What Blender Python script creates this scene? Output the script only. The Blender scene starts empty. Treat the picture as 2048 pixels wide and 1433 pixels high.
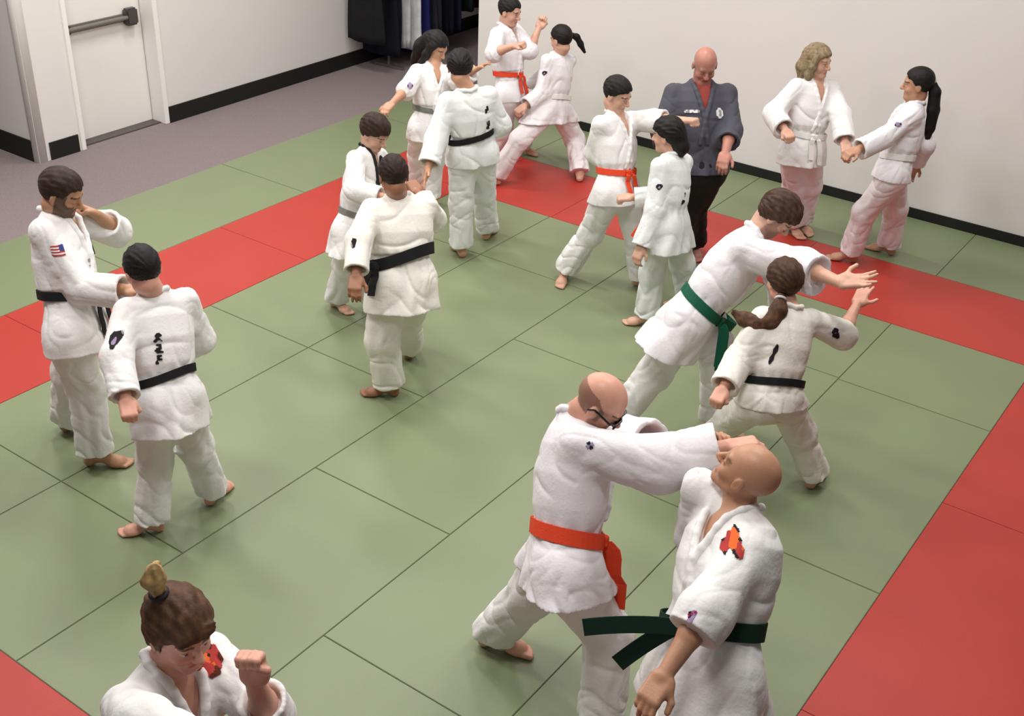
import bpy, bmesh, math, random
import numpy as np
from mathutils import Vector, Matrix

scene = bpy.context.scene
C = scene.collection
PI = math.pi
f32 = np.float32

# ------------------------------------------------------------------ camera
CAMH = 4.0
yaw, pitch, roll, focal = -0.60457028, 0.52514852, 0.03972141, 2362.46
fw = np.array([math.sin(yaw)*math.cos(pitch), math.cos(yaw)*math.cos(pitch), -math.sin(pitch)])
rt0 = np.array([math.cos(yaw), -math.sin(yaw), 0.0]); up0 = np.cross(rt0, fw)
rt = math.cos(roll)*rt0 + math.sin(roll)*up0
up = -math.sin(roll)*rt0 + math.cos(roll)*up0
cam = bpy.data.cameras.new('camera'); camo = bpy.data.objects.new('camera', cam); C.objects.link(camo)
M = Matrix(((rt[0], up[0], -fw[0], 0), (rt[1], up[1], -fw[1], 0), (rt[2], up[2], -fw[2], CAMH), (0, 0, 0, 1)))
camo.matrix_world = M
cam.sensor_width = 36.0; cam.sensor_fit = 'HORIZONTAL'; cam.lens = focal/2048*36.0
cam.clip_start = 0.05; cam.clip_end = 100
scene.camera = camo

# ------------------------------------------------------------------ light
scene.view_settings.view_transform = 'Standard'; scene.view_settings.look = 'None'
scene.view_settings.gamma = 1; scene.view_settings.use_curve_mapping = False
scene.view_settings.exposure = 0.0
w = bpy.data.worlds.new('world'); scene.world = w; w.use_nodes = True
w.node_tree.nodes['Background'].inputs[0].default_value = (1.0, 0.985, 0.96, 1)
w.node_tree.nodes['Background'].inputs[1].default_value = 0.15
def area(name, loc, sx, sy, power, rot=(0, 0, 0), col=(1, 0.975, 0.95)):
    l = bpy.data.lights.new(name, 'AREA'); l.shape = 'RECTANGLE'; l.size = sx; l.size_y = sy
    l.energy = power; l.color = col
    o = bpy.data.objects.new(name, l); C.objects.link(o); o.location = loc; o.rotation_euler = rot
    return o
for i, lx in enumerate((-7.6, -4.6, -1.6)):
    for j, ly in enumerate((2.2, 5.0, 7.6)):
        area('ceiling_lamp', (lx, ly, 4.9), 1.2, 0.5, (98, 70, 66)[i])

# ------------------------------------------------------------------ helpers
def tag(o, label=None, cat=None, group=None, kind=None):
    if label: o['label'] = label
    if cat: o['category'] = cat
    if group: o['group'] = group
    if kind: o['kind'] = kind
    return o
def link(name, me, mat, parent=None, loc=None):
    o = bpy.data.objects.new(name, me); C.objects.link(o)
    if mat is not None:
        for m_ in (mat if isinstance(mat, (list, tuple)) else [mat]): me.materials.append(m_)
    if parent is not None: o.parent = parent
    if loc is not None: o.location = loc
    return o
def empty(name, loc):
    o = bpy.data.objects.new(name, None); C.objects.link(o); o.location = loc; o.empty_display_size = .2
    return o
def bobj(name, bm, mat, parent=None, smooth=False, bevel=0.0):
    me = bpy.data.meshes.new(name)
    if bevel:
        bmesh.ops.bevel(bm, geom=bm.edges[:], offset=bevel, segments=2, affect='EDGES')
    bm.to_mesh(me); bm.free()
    if smooth:
        me.polygons.foreach_set('use_smooth', [True]*len(me.polygons))
    return link(name, me, mat, parent)
def abox(bm, x0, x1, y0, y1, z0, z1):
    r = bmesh.ops.create_cube(bm, size=1.0)
    bmesh.ops.scale(bm, vec=(x1-x0, y1-y0, z1-z0), verts=r['verts'])
    bmesh.ops.translate(bm, vec=((x0+x1)/2, (y0+y1)/2, (z0+z1)/2), verts=r['verts'])
    return r['verts']
def acyl(bm, a, b, r, seg=16, r2=None):
    a = Vector(a); b = Vector(b); d = b-a
    q = d.to_track_quat('Z', 'Y').to_matrix().to_4x4()
    bmesh.ops.create_cone(bm, cap_ends=True, segments=seg, radius1=r, radius2=r if r2 is None else r2, depth=d.length,
                          matrix=Matrix.Translation((a+b)/2) @ q)
def box(name, x0, x1, y0, y1, z0, z1, mat, parent=None, bevel=0.0):
    bm = bmesh.new(); abox(bm, x0, x1, y0, y1, z0, z1)
    return bobj(name, bm, mat, parent, bevel=bevel)
def lin(r, g, b):
    def c(v):
        v /= 255.0
        return v/12.92 if v <= .04045 else ((v+.055)/1.055)**2.4
    return (c(r), c(g), c(b), 1)

# ------------------------------------------------------------------ materials
def mat(name, col, rough=.8, bump=0.0, bscale=200.0, var=0.0, vscale=3.0, spec=.5, metal=0.0, attr=False, sheen=0.0, wrinkle=0.0, bvec=None, sss=0.0):
    m = bpy.data.materials.new(name); m.use_nodes = True; nt = m.node_tree; N = nt.nodes; L = nt.links
    p = N['Principled BSDF']; p.inputs['Roughness'].default_value = rough; p.inputs['Metallic'].default_value = metal
    p.inputs['Specular IOR Level'].default_value = spec
    p.inputs['Base Color'].default_value = col
    if sheen: p.inputs['Sheen Weight'].default_value = sheen
    if sss:
        p.inputs['Subsurface Weight'].default_value = sss; p.inputs['Subsurface Radius'].default_value = (.01, .004, .002)
        p.inputs['Subsurface Scale'].default_value = 1.0
    tc = N.new('ShaderNodeTexCoord'); src = tc.outputs['Object']
    cur = None
    if attr:
        a = N.new('ShaderNodeAttribute'); a.attribute_name = 'tint'; cur = a.outputs['Color']
    if var:
        n = N.new('ShaderNodeTexNoise'); n.inputs['Scale'].default_value = vscale; n.inputs['Detail'].default_value = 4
        L.new(src, n.inputs['Vector'])
        mr = N.new('ShaderNodeMapRange'); mr.inputs[1].default_value = .3; mr.inputs[2].default_value = .7
        mr.inputs[3].default_value = 1-var; mr.inputs[4].default_value = 1+var
        L.new(n.outputs['Fac'], mr.inputs[0])
        mx = N.new('ShaderNodeMix'); mx.data_type = 'RGBA'; mx.blend_type = 'MULTIPLY'; mx.inputs[0].default_value = 1
        if cur is not None: L.new(cur, mx.inputs[6])
        else: mx.inputs[6].default_value = col
        L.new(mr.outputs[0], mx.inputs[7]); cur = mx.outputs[2]
    if cur is not None: L.new(cur, p.inputs['Base Color'])
    if bump:
        n2 = N.new('ShaderNodeTexNoise'); n2.inputs['Scale'].default_value = bscale; n2.inputs['Detail'].default_value = 3
        if bvec:
            mp = N.new('ShaderNodeMapping'); mp.inputs['Scale'].default_value = bvec; L.new(src, mp.inputs[0]); L.new(mp.outputs[0], n2.inputs['Vector'])
        else: L.new(src, n2.inputs['Vector'])
        b = N.new('ShaderNodeBump'); b.inputs['Strength'].default_value = bump; b.inputs['Distance'].default_value = .004
        L.new(n2.outputs['Fac'], b.inputs['Height']); L.new(b.outputs[0], p.inputs['Normal'])
        if wrinkle:
            n3 = N.new('ShaderNodeTexNoise'); n3.noise_type = 'RIDGED_MULTIFRACTAL'; n3.inputs['Scale'].default_value = 5.5; n3.inputs['Detail'].default_value = 3
            n3.inputs['Distortion'].default_value = .8; L.new(src, n3.inputs['Vector'])
            b2 = N.new('ShaderNodeBump'); b2.inputs['Strength'].default_value = wrinkle; b2.inputs['Distance'].default_value = .02; b2.invert = True
            L.new(n3.outputs['Fac'], b2.inputs['Height']); L.new(b2.outputs[0], b.inputs['Normal'])
    return m
GI = dict(
    plain=mat('gi_white', (.80, .79, .785, 1), .9, .5, 60, .03, 5, .2, sheen=.1, wrinkle=.34),
    cream=mat('gi_cream', (.80, .775, .71, 1), .9, .5, 60, .03, 5, .2, sheen=.1, wrinkle=.34),
    cool=mat('gi_cool', (.76, .785, .78, 1), .9, .5, 60, .03, 5, .2, sheen=.1, wrinkle=.34),
    lilac=mat('gi_lilac', (.79, .77, .80, 1), .9, .5, 60, .03, 5, .2, sheen=.1, wrinkle=.34),
    red_bounce=mat('gi_red_bounce', (.78, .725, .745, 1), .9, .5, 60, .03, 5, .2, sheen=.1, wrinkle=.34),  # white cloth with the red mats' bounce light tinted into its colour
    slate=mat('gi_slate', lin(74, 74, 84), .85, .5, 60, .06, 5, .3, sheen=.05, wrinkle=.34),
    black=mat('gi_black', (.014, .014, .016, 1), .85, .4, 60, .05, 5, .3))
BELT = dict(
    black=mat('belt_black', (.010, .010, .012, 1), .8, .4, 160, spec=.25), orange=mat('belt_orange', lin(226, 72, 40), .75, .4, 160, spec=.3),
    green=mat('belt_green', lin(10, 84, 62), .75, .4, 160, spec=.3), dkgreen=mat('belt_dark_green', lin(7, 42, 32), .75, .4, 160, spec=.3),
    grey=mat('belt_grey', lin(118, 118, 112), .8, .4, 160, .15, 40, spec=.3), white=mat('belt_white', (.8, .79, .77, 1), .85, .4, 160, spec=.2))
SKIN = mat('skin', (.5, .3, .2, 1), .42, .15, 150, .05, 25, .4, attr=True, sss=.08)
HAIRM = mat('hair', (.05, .03, .02, 1), .6, .6, 90, .3, 45, .25, attr=True, bvec=(1, 1, .18))
M_frame = mat('glasses_plastic', (.012, .011, .011, 1), .3)
M_lens = mat('glasses_lens', (.02, .018, .02, 1), .08, spec=.7)
M_tie = mat('hair_tie_cloth', (.012, .011, .013, 1), .8)
M_patch = mat('patch_cloth', (1, 1, 1, 1), .8, .3, 200, attr=True, spec=.2)
M_wall = mat('wall_paint', lin(221, 218, 215), .75, .12, 120, .012, 1.2, .3)
M_trimw = mat('trim_paint', lin(235, 234, 230), .5, spec=.4)
M_door = mat('door_paint', lin(228, 226, 221), .5, .05, 60, .01, 2, .4)
M_base = mat('baseboard_rubber', (.010, .010, .010, 1), .55, .1, 40, spec=.35)
M_metal = mat('bar_metal', lin(118, 114, 108), .4, metal=.3)
M_dkmetal = mat('bar_dark', lin(74, 72, 70), .4, metal=.3)
M_green = mat('mat_green', lin(122, 133, 100), .45, .25, 260, .035, 1.1, .5)
M_red = mat('mat_red', lin(174, 55, 45), .45, .25, 260, .04, 1.1, .4)
M_carpet = mat('carpet', lin(136, 124, 125), .95, .9, 330, .10, 90, .1)
M_sub = mat('subfloor', (.10, .11, .08, 1), .9)
# ------------------------------------------------------------------ the room
XW = -9.39           # left wall face
YW = 9.90            # far right wall face
ZC = -0.03           # carpet level (mat tops are z = 0)
def struct(o): o['kind'] = 'structure'; return o
struct(box('floor', -14, 6, -2, 14, ZC-.12, -.041, M_sub))
struct(box('floor_carpet', -14, -8.095, -2, 14, -.0405, ZC, M_carpet)); bpy.data.objects['floor_carpet'].name = 'floor_2'
struct(box('floor_carpet', -8.095, -7.45, 9.92, 14, -.0405, ZC, M_carpet)); bpy.data.objects['floor_carpet'].name = 'floor_3'
# left wall with a door opening
bm = bmesh.new()
abox(bm, XW-.32, XW, 5.87, 6.36, ZC, 3.6); abox(bm, XW-.32, XW, 7.33, 12.72, ZC, 3.6); abox(bm, XW-.32, XW, 6.36, 7.33, 2.12, 3.6)
struct(bobj('wall_left', bm, M_wall))
struct(box('wall_side', -14, XW-.32, 5.87, 6.02, ZC, 3.6, M_wall))
# far right wall with a free end, and the alcove behind it
struct(box('wall_right', -7.43, 5, YW, YW+.16, ZC, 4.4, M_wall))
struct(box('wall_back', XW, -4.5, 12.6, 12.72, ZC, 3.6, M_wall))
struct(box('baseboard_left', XW, XW+.014, 7.37, 12.6, ZC, .135, M_base))
struct(box('baseboard_back', XW+.014, -4.5, 12.586, 12.6, ZC, .13, M_base))
struct(box('baseboard_right', -7.40, 5, YW-.014, YW, -.04, .085, M_base))
struct(box('baseboard_door', XW, XW+.014, 5.99, 6.30, ZC, .135, M_base))
struct(box('baseboard_side', -14, XW-.03, 5.856, 5.87, ZC, .17, M_base))
# unseen corridor walls and soffit added to darken the side wall, and the hall ceiling the lamps hang from
struct(box('wall_light_blocker', -9.86, -9.70, -2, 4.7, ZC, 3.6, M_wall))  # added out of view, blocks lamp light from the side wall
struct(box('wall_end_blocker', -14.1, -14, -2, 14, ZC, 5.0, M_wall))  # this and the next wall are added to shut world light out
struct(box('wall_near_blocker', -14, -9.71, -2.1, -2, ZC, 2.7, M_wall))
struct(box('ceiling_light_blocker', -14, -9.71, -2, 5.87, 2.7, 2.82, M_wall)); bpy.data.objects['ceiling_light_blocker'].name = 'ceiling_blocker'  # added low soffit, unseen, keeps the corridor dim
struct(box('ceiling', -14, 6, -2, 14, 5.0, 5.1, M_wall))
# rounded corner post, door trims
bm = bmesh.new(); acyl(bm, (XW-.045, 5.915, ZC), (XW-.045, 5.915, 3.6), .062, 24)
struct(bobj('trim_1', bm, M_trimw, smooth=False)); bpy.data.objects['trim_1'].data.polygons.foreach_set('use_smooth', [True]*len(bpy.data.objects['trim_1'].data.polygons))
struct(box('trim_2', XW-.30, XW+.016, 6.325, 6.372, ZC, 2.14, M_trimw, bevel=.004))
struct(box('trim_3', XW-.30, XW+.010, 7.318, 7.372, ZC, 2.14, M_trimw, bevel=.004))
struct(box('trim_4', XW-.30, XW+.012, 6.372, 7.318, 2.10, 2.16, M_trimw, bevel=.004))
door = struct(box('door_1', XW-.23, XW-.185, 6.378, 7.312, ZC+.012, 2.095, M_door, bevel=.003))
bm = bmesh.new(); DX = XW-.185
abox(bm, DX, DX+.03, 6.44, 7.24, 1.005, 1.075)
bar = bobj('push_bar', bm, M_metal, door, bevel=.006); bar['label'] = 'brushed steel push bar across the door'
bm = bmesh.new(); acyl(bm, (DX+.058, 6.45, 1.045), (DX+.058, 7.12, 1.045), .021, 16)
bobj('touch_rail', bm, M_metal, bar, smooth=False)
bm = bmesh.new(); abox(bm, DX, DX+.085, 7.10, 7.235, .965, 1.125)
bobj('latch_case', bm, M_dkmetal, bar, bevel=.018)
bm = bmesh.new(); abox(bm, DX, DX+.06, 6.43, 6.49, 1.0, 1.085)
bobj('end_cap', bm, M_dkmetal, bar, bevel=.008)
struct(box('trim_5', XW-.24, XW-.06, 6.378, 7.312, ZC, ZC+.012, mat('threshold_metal', lin(95, 88, 86), .5, metal=.5)))
# dark doorway at the far left of the side wall
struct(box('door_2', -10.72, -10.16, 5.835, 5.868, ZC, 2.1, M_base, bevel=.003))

# mats, one object each
def mat_tile(x0, x1, y0, y1, red, label, group):
    g = .0011 if red else .0019
    bm = bmesh.new(); abox(bm, x0+g, x1-g, y0+g, y1-g, -.04, 0)
    bmesh.ops.bevel(bm, geom=[e for e in bm.edges if all(abs(v.co.z) < 1e-6 for v in e.verts)], offset=.0016 if red else .0026, segments=2, affect='EDGES')
    for v in bm.verts: v.co.x -= (x0+x1)/2; v.co.y -= (y0+y1)/2
    o = bobj('floor_mat', bm, M_red if red else M_green); o.location = ((x0+x1)/2, (y0+y1)/2, 0)
    tag(o, label, 'mat', group)
XG = [-6.05, -5.08, -4.07, -3.08, -2.07, -1.06]
ordn = ['first', 'second', 'third', 'fourth', 'fifth', 'sixth', 'seventh', 'eighth']
cols = [[1.985, 2.965, 4.92, 6.85, 7.835], [1.985, 2.965, 4.92, 6.85, 7.835], [1.985, 3.94, 5.90, 7.835], [1.985, 2.97, 4.92, 6.85, 7.835], [1.985, 2.97, 4.92, 6.83, 7.835]]
for ci, ys in enumerate(cols):
    for ri, (a, b) in enumerate(zip(ys[:-1], ys[1:])):
        mat_tile(XG[ci], XG[ci+1], a, b, False, 'green floor mat in the red-bordered square, %s column from left, %s from the front' % (ordn[ci], ordn[ri]), 'green mats of the practice square')
for ri, (a, b) in enumerate([(0.96, 1.96), (1.96, 3.92), (3.92, 5.90), (5.90, 7.86), (7.86, 8.85)]):
    mat_tile(-7.03, XG[0], a, b, True, 'red border mat in the left strip, %s from the front' % ordn[ri], 'red border mats')
for ri, (a, b) in enumerate([(0.96, 2.93), (2.93, 4.91), (4.91, 6.88), (6.88, 8.85), (8.85, 9.886)]):
    mat_tile(-8.09, -7.03, a, b, False, 'green mat beside the grey carpet, %s from the front' % ordn[ri], 'green mats along the carpet')
xs = [-6.05, -5.07, -3.08, -1.06, .95]
for ri, (a, b) in enumerate(zip(xs[:-1], xs[1:])):
    mat_tile(a, b, 7.835, 8.85, True, 'red border mat in the far strip near the white wall, %s from the left' % ordn[ri], 'red border mats')
xs = [-7.03, -6.10, -4.09, -2.08, -.07, 1.9]
for ri, (a, b) in enumerate(zip(xs[:-1], xs[1:])):
    mat_tile(a, b, 8.85, 9.886, False, 'green mat against the black baseboard of the white wall, %s from the left' % ordn[ri], 'green mats along the white wall')
for ri, (a, b) in enumerate([(.96, 1.985), (1.985, 3.94), (3.94, 5.90), (5.90, 7.835)]):
    mat_tile(-1.06, -.06, a, b, True, 'red border mat in the right hand strip, %s from the front' % ordn[ri], 'red border mats')
xs = [-6.05, -5.08, -3.08, -1.06]
for ri, (a, b) in enumerate(zip(xs[:-1], xs[1:])):
    mat_tile(a, b, .96, 1.985, True, 'red border mat in the nearest strip at the bottom, %s from the left' % ordn[ri], 'red border mats')

# clothes rail along the left wall
M_cl = {n: mat('cloth_'+n, c, .9, .5, 60, .15, 8, .2) for n, c in dict(navy=lin(28, 30, 52), black=(.010, .010, .012, 1), char=lin(44, 44, 52), ink=lin(20, 22, 34), grey=lin(196, 198, 200), white=(.74, .75, .75, 1), blue=lin(34, 34, 92), teal=lin(24, 34, 38)).items()}
def garment(y, x, top, bot, w, d, m, label, seed, ang=0.0, sleeves=True, trim=None):
    rnd = random.Random(seed); t = empty('hanging_coat', (x, y, 0)); t.rotation_euler.z = ang; tag(t, label, 'coat', 'clothes on the rail')
    def tube(name, prof, ph, nf, amp, par=t):
        bm = bmesh.new(); n = 36; rings = []
        for (z, cx, cy, a, b) in prof:
            ring = []
            for i in range(n):
                u = i/n*2*PI; f = 1+amp*math.sin(nf*u+ph+z*2.2)*min(1, (prof[0][0]-z)*1.6)+.5*amp*math.sin((nf+4)*u-ph*2-z*3)
                ring.append(bm.verts.new((cx+a*f*math.cos(u), cy+b*f*math.sin(u), z)))
            rings.append(ring)
        for r0, r1 in zip(rings[:-1], rings[1:]):
            for i in range(n): bm.faces.new((r0[i], r1[i], r1[(i+1) % n], r0[(i+1) % n]))
        bm.faces.new(rings[0]); bm.faces.new(rings[-1][::-1])
        bmesh.ops.recalc_face_normals(bm, faces=bm.faces)
        return bobj(name, bm, m, par, smooth=True)
    H_ = top-bot; prof = []
    for i in range(15):
        v = i/14; z = top-v*H_; s = min(1, .25+v*9) if v < .09 else 1
        prof.append((z, 0, 0, w*.5*s*(1+.10*v), d*.5*(.55+.45*min(1, v*5))*(1+.35*v)))
    tube('coat_body', prof, seed*1.7, 7, .10)
    if sleeves:
        for sg in (1, -1):
            pr = []
            for i in range(9):
                v = i/8; pr.append((top-.05-v*.56, sg*(w*.5*.93+.02+.03*v), .0, .055+.008*v, .06))
            tube('sleeve', pr, seed+sg, 4, .10)
    bm = bmesh.new(); acyl(bm, (0, 0, top-.03), (0, 0, top+.09), .003, 8); acyl(bm, (-w*.4, 0, top-.05), (0, 0, top-.01), .006, 8); acyl(bm, (w*.4, 0, top-.05), (0, 0, top-.01), .006, 8)
    bobj('hanger', bm, M_dkmetal, t)
rail = empty('clothes_rail', (-9.05, 11.2, ZC)); tag(rail, 'metal garment rail holding dark clothes in the corner behind the white wall', 'clothes rail')
bm = bmesh.new(); acyl(bm, (0, -1.25, 1.73), (0, 1.35, 1.73), .016, 16); bobj('rail_bar', bm, M_metal, rail)
for yy in (-.87, 1.35):
    bm = bmesh.new(); acyl(bm, (0, yy, .03), (0, yy, 1.75), .016, 16); bobj('upright', bm, M_metal, rail)
    bm = bmesh.new(); abox(bm, -.22, .22, yy-.02, yy+.02, 0, .03); bobj('foot_bar', bm, M_metal, rail, bevel=.004)
GAR = [  # y, top, bottom, width, depth, material, label
    (9.97, 1.62, .34, .46, .125, 'black', 'long black coat, leftmost on the clothes rail'),
    (10.22, 1.62, .16, .46, .125, 'ink', 'long near-black coat hanging left of the pale grey robe'),
    (10.44, 1.62, .22, .44, .125, 'grey', 'pale grey robe hanging on the rail, left of the white one'),
    (10.60, 1.62, .16, .44, .14, 'white', 'white robe on the clothes rail, the lightest garment'),
    (10.78, 1.62, .06, .46, .125, 'blue', 'dark blue long garment right of the white robe'),
    (10.98, 1.62, .30, .46, .125, 'char', 'charcoal coat above the black haired girl'),
    (11.16, 1.62, .22, .46, .125, 'ink', 'near-black coat behind the black haired girl'),
    (11.36, 1.62, .25, .46, .125, 'navy', 'navy coat hanging third from the right end of the rail'),
    (11.62, 1.62, .42, .46, .125, 'teal', 'dark teal coat hanging second from the right end of the rail'),
    (11.92, 1.62, .40, .48, .125, 'black', 'black coat at the right end of the rail beside the wall edge')]
for i, g in enumerate(GAR): garment(g[0], -9.05, g[1], g[2], g[3], g[4], M_cl[g[5]], g[6], i+1, ang=.12*math.sin(i*2.3))
# ------------------------------------------------------------------ implicit surfaces: prims, groups, mesher
def A(*v): return np.array(v if len(v) > 1 else v[0], dtype=np.float64)
def nrm(v): v = np.asarray(v, float); return v/np.linalg.norm(v)
def smin(a, b, k):
    if k <= 0: return np.minimum(a, b)
    h = np.maximum(k-np.abs(a-b), 0)/k
    return np.minimum(a, b)-h*h*k*.25
def smax(a, b, k): return -smin(-a, -b, k)
def noise(P, f, s=0.0):
    x, y, z = P[:, 0]*f+s, P[:, 1]*f+1.7*s, P[:, 2]*f-s
    return (np.sin(x*1.3+1.9*np.sin(y*.9+s))+np.sin(y*1.1+1.7*np.sin(z*1.2+2*s))+np.sin(z*1.4+1.8*np.sin(x*.8-s)))/3
def basis_from(ax, ref=(0, 0, 1)):
    ax = nrm(ax); r = np.array(ref, float)
    if abs(ax @ r) > .95: r = np.array((1., 0, 0))
    u = nrm(np.cross(r, ax)); v = np.cross(ax, u); return u, v
class Pr:
    __slots__ = ('fn', 'c', 'r', 'k', 'op')
    def __init__(s, fn, c, r, k=.02, op='add'): s.fn = fn; s.c = np.asarray(c, float); s.r = r; s.k = k; s.op = op
def cone(a, b, r1, r2, k=.02, op='add', fold=None, flat=None):
    a = A(a); b = A(b); ab = b-a; L2 = max(ab @ ab, 1e-9); Ln = math.sqrt(L2)
    if fold is not None: u, v = basis_from(ab)
    def fn(P):
        q = P-a; t = np.clip(q @ ab/L2, 0, 1); dv = q-t[:, None]*ab
        d = np.sqrt(np.einsum('ij,ij->i', dv, dv))-(r1+(r2-r1)*t)
        if fold is not None:
            m = np.abs(d) < .05
            if not m.any(): return d
            q = q[m]; t = t[m]; amp, lam, ph, vert = fold
            th = np.arctan2(q @ v, q @ u); n = noise(P[m], 14, ph)
            s1 = 1-np.abs(np.sin(PI*t*Ln/lam*.62+1.9*np.sin(th+ph)+2.0*n+ph)); s2 = 1-np.abs(np.sin(PI*t*Ln/lam*.30-2.6*np.sin(th-ph)+2.2*n))
            o = amp*(.25-.75*s1*s1*s1*np.clip(.5+.9*np.sin(th+ph*2+t*3+2*n), 0, 1)-.6*s2**3)*(0.5+1.0*np.abs(t-.45))
            if vert: o = o+vert*(np.sin(th*3+1.5*n+ph)+.6*np.sin(th*7-ph+2.5*n))*(.4+.6*t)
            d[m] -= o
        return d
    return Pr(fn, (a+b)/2, Ln/2+max(r1, r2)+.01, k, op)
def ell(c, r, R=None, k=.02, op='add'):
    c = A(c); r = A(r); R = np.eye(3) if R is None else np.asarray(R)
    def fn(P):
        q = (P-c) @ R.T; k0 = np.sqrt(np.einsum('ij,ij->i', q/r, q/r))+1e-9; k1 = np.sqrt(np.einsum('ij,ij->i', q/r**2, q/r**2))+1e-9
        return k0*(k0-1)/k1
    return Pr(fn, c, float(max(r))+.005, k, op)
def rbox(c, hs, rad, R=None, k=.02, op='add'):
    c = A(c); hs = A(hs)-rad; R = np.eye(3) if R is None else np.asarray(R)
    def fn(P):
        q = np.abs((P-c) @ R.T)-hs
        return np.sqrt(np.einsum('ij,ij->i', np.maximum(q, 0), np.maximum(q, 0)))+np.minimum(q.max(1), 0)-rad
    return Pr(fn, c, float(np.linalg.norm(hs)+rad), k, op)
def half(o, n, k=.0, r=9.0, c=None):          # keeps the side the normal does not point to
    o = A(o); n = nrm(n)
    return Pr(lambda P: (o-P) @ n, o if c is None else c, r, k, 'sub')
def ev(prims, P):
    d = np.full(len(P), .6)
    for p in prims:
        if p.op == 'add': d = smin(d, p.fn(P), p.k)
        else: d = smax(d, -p.fn(P), p.k)
    return d
def group(prims, k=.02, op='add'):
    ad = [p for p in prims if p.op == 'add']
    lo = np.min([p.c-p.r for p in ad], 0); hi = np.max([p.c+p.r for p in ad], 0)
    def fn(P):
        if len(P) < 200: return ev(prims, P)
        c0 = (P[0]+P[-1])/2; rd = np.linalg.norm(P[-1]-P[0])/2
        if rd > .12: return ev(prims, P)
        sub = [p for p in prims if np.linalg.norm(p.c-c0)-p.r < rd+.03]
        return ev(sub, P) if any(p.op == 'add' for p in sub) else np.full(len(P), .3)
    return Pr(fn, (lo+hi)/2, float(np.linalg.norm(hi-lo)/2), k, op)
class Loft:
    """Torso frame from pelvis to neck with a twisting lateral axis."""
    def __init__(s, o, top, lat0, lat1, bow=0.0):
        s.o = A(o); v = A(top)-s.o; s.S = np.linalg.norm(v); s.ax = v/s.S; s.bow = bow
        s.l0 = nrm(A(lat0)-s.ax*(A(lat0) @ s.ax)); s.l1 = nrm(A(lat1)-s.ax*(A(lat1) @ s.ax))
    def loc(s, P):
        q = P-s.o; t = q @ s.ax/s.S; w = np.clip(t*1.2, 0, 1)[:, None]
        lat = s.l0*(1-w)+s.l1*w; lat /= np.linalg.norm(lat, axis=1)[:, None]
        fr = np.cross(lat, s.ax)
        x = np.einsum('ij,ij->i', q, lat); y = np.einsum('ij,ij->i', q, fr)-s.bow*4*np.clip(t, 0, 1)*(1-np.clip(t, 0, 1))
        return x, y, t
    def world(s, x, y, t):
        w = min(max(t*1.2, 0), 1); lat = nrm(s.l0*(1-w)+s.l1*w); fr = np.cross(lat, s.ax)
        tt = min(max(t, 0), 1)
        return s.o+s.ax*s.S*t+lat*x+fr*(y+s.bow*4*tt*(1-tt))
    def prim(s, T, a, b, k=.02, fold=None):
        T = np.array(T, float); a = np.array(a, float); b = np.array(b, float)
        def fn(P):
            x, y, t = s.loc(P); aa = np.interp(t, T, a); bb = np.interp(t, T, b)
            ln = np.sqrt(x*x+y*y)+1e-9; rr = np.sqrt((x/aa)**2+(y/bb)**2)+1e-9
            d = (ln-ln/rr)*.92
            if fold is not None:
                m = np.abs(d) < .06
                if m.any(): d[m] -= fold(x[m], y[m], t[m], P[m])
            return np.maximum(d, np.maximum((t-T[-1]), (T[0]-t))*s.S)
        c = s.o+s.ax*s.S*(T[0]+T[-1])/2
        return Pr(fn, c, (T[-1]-T[0])*s.S/2+max(a.max(), b.max()), k)
CORN = np.array([(0, 0, 0), (1, 0, 0), (0, 1, 0), (1, 1, 0), (0, 0, 1), (1, 0, 1), (0, 1, 1), (1, 1, 1)])
EDG = [(0, 1), (2, 3), (4, 5), (6, 7), (0, 2), (1, 3), (4, 6), (5, 7), (0, 4), (1, 5), (2, 6), (3, 7)]
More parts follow.
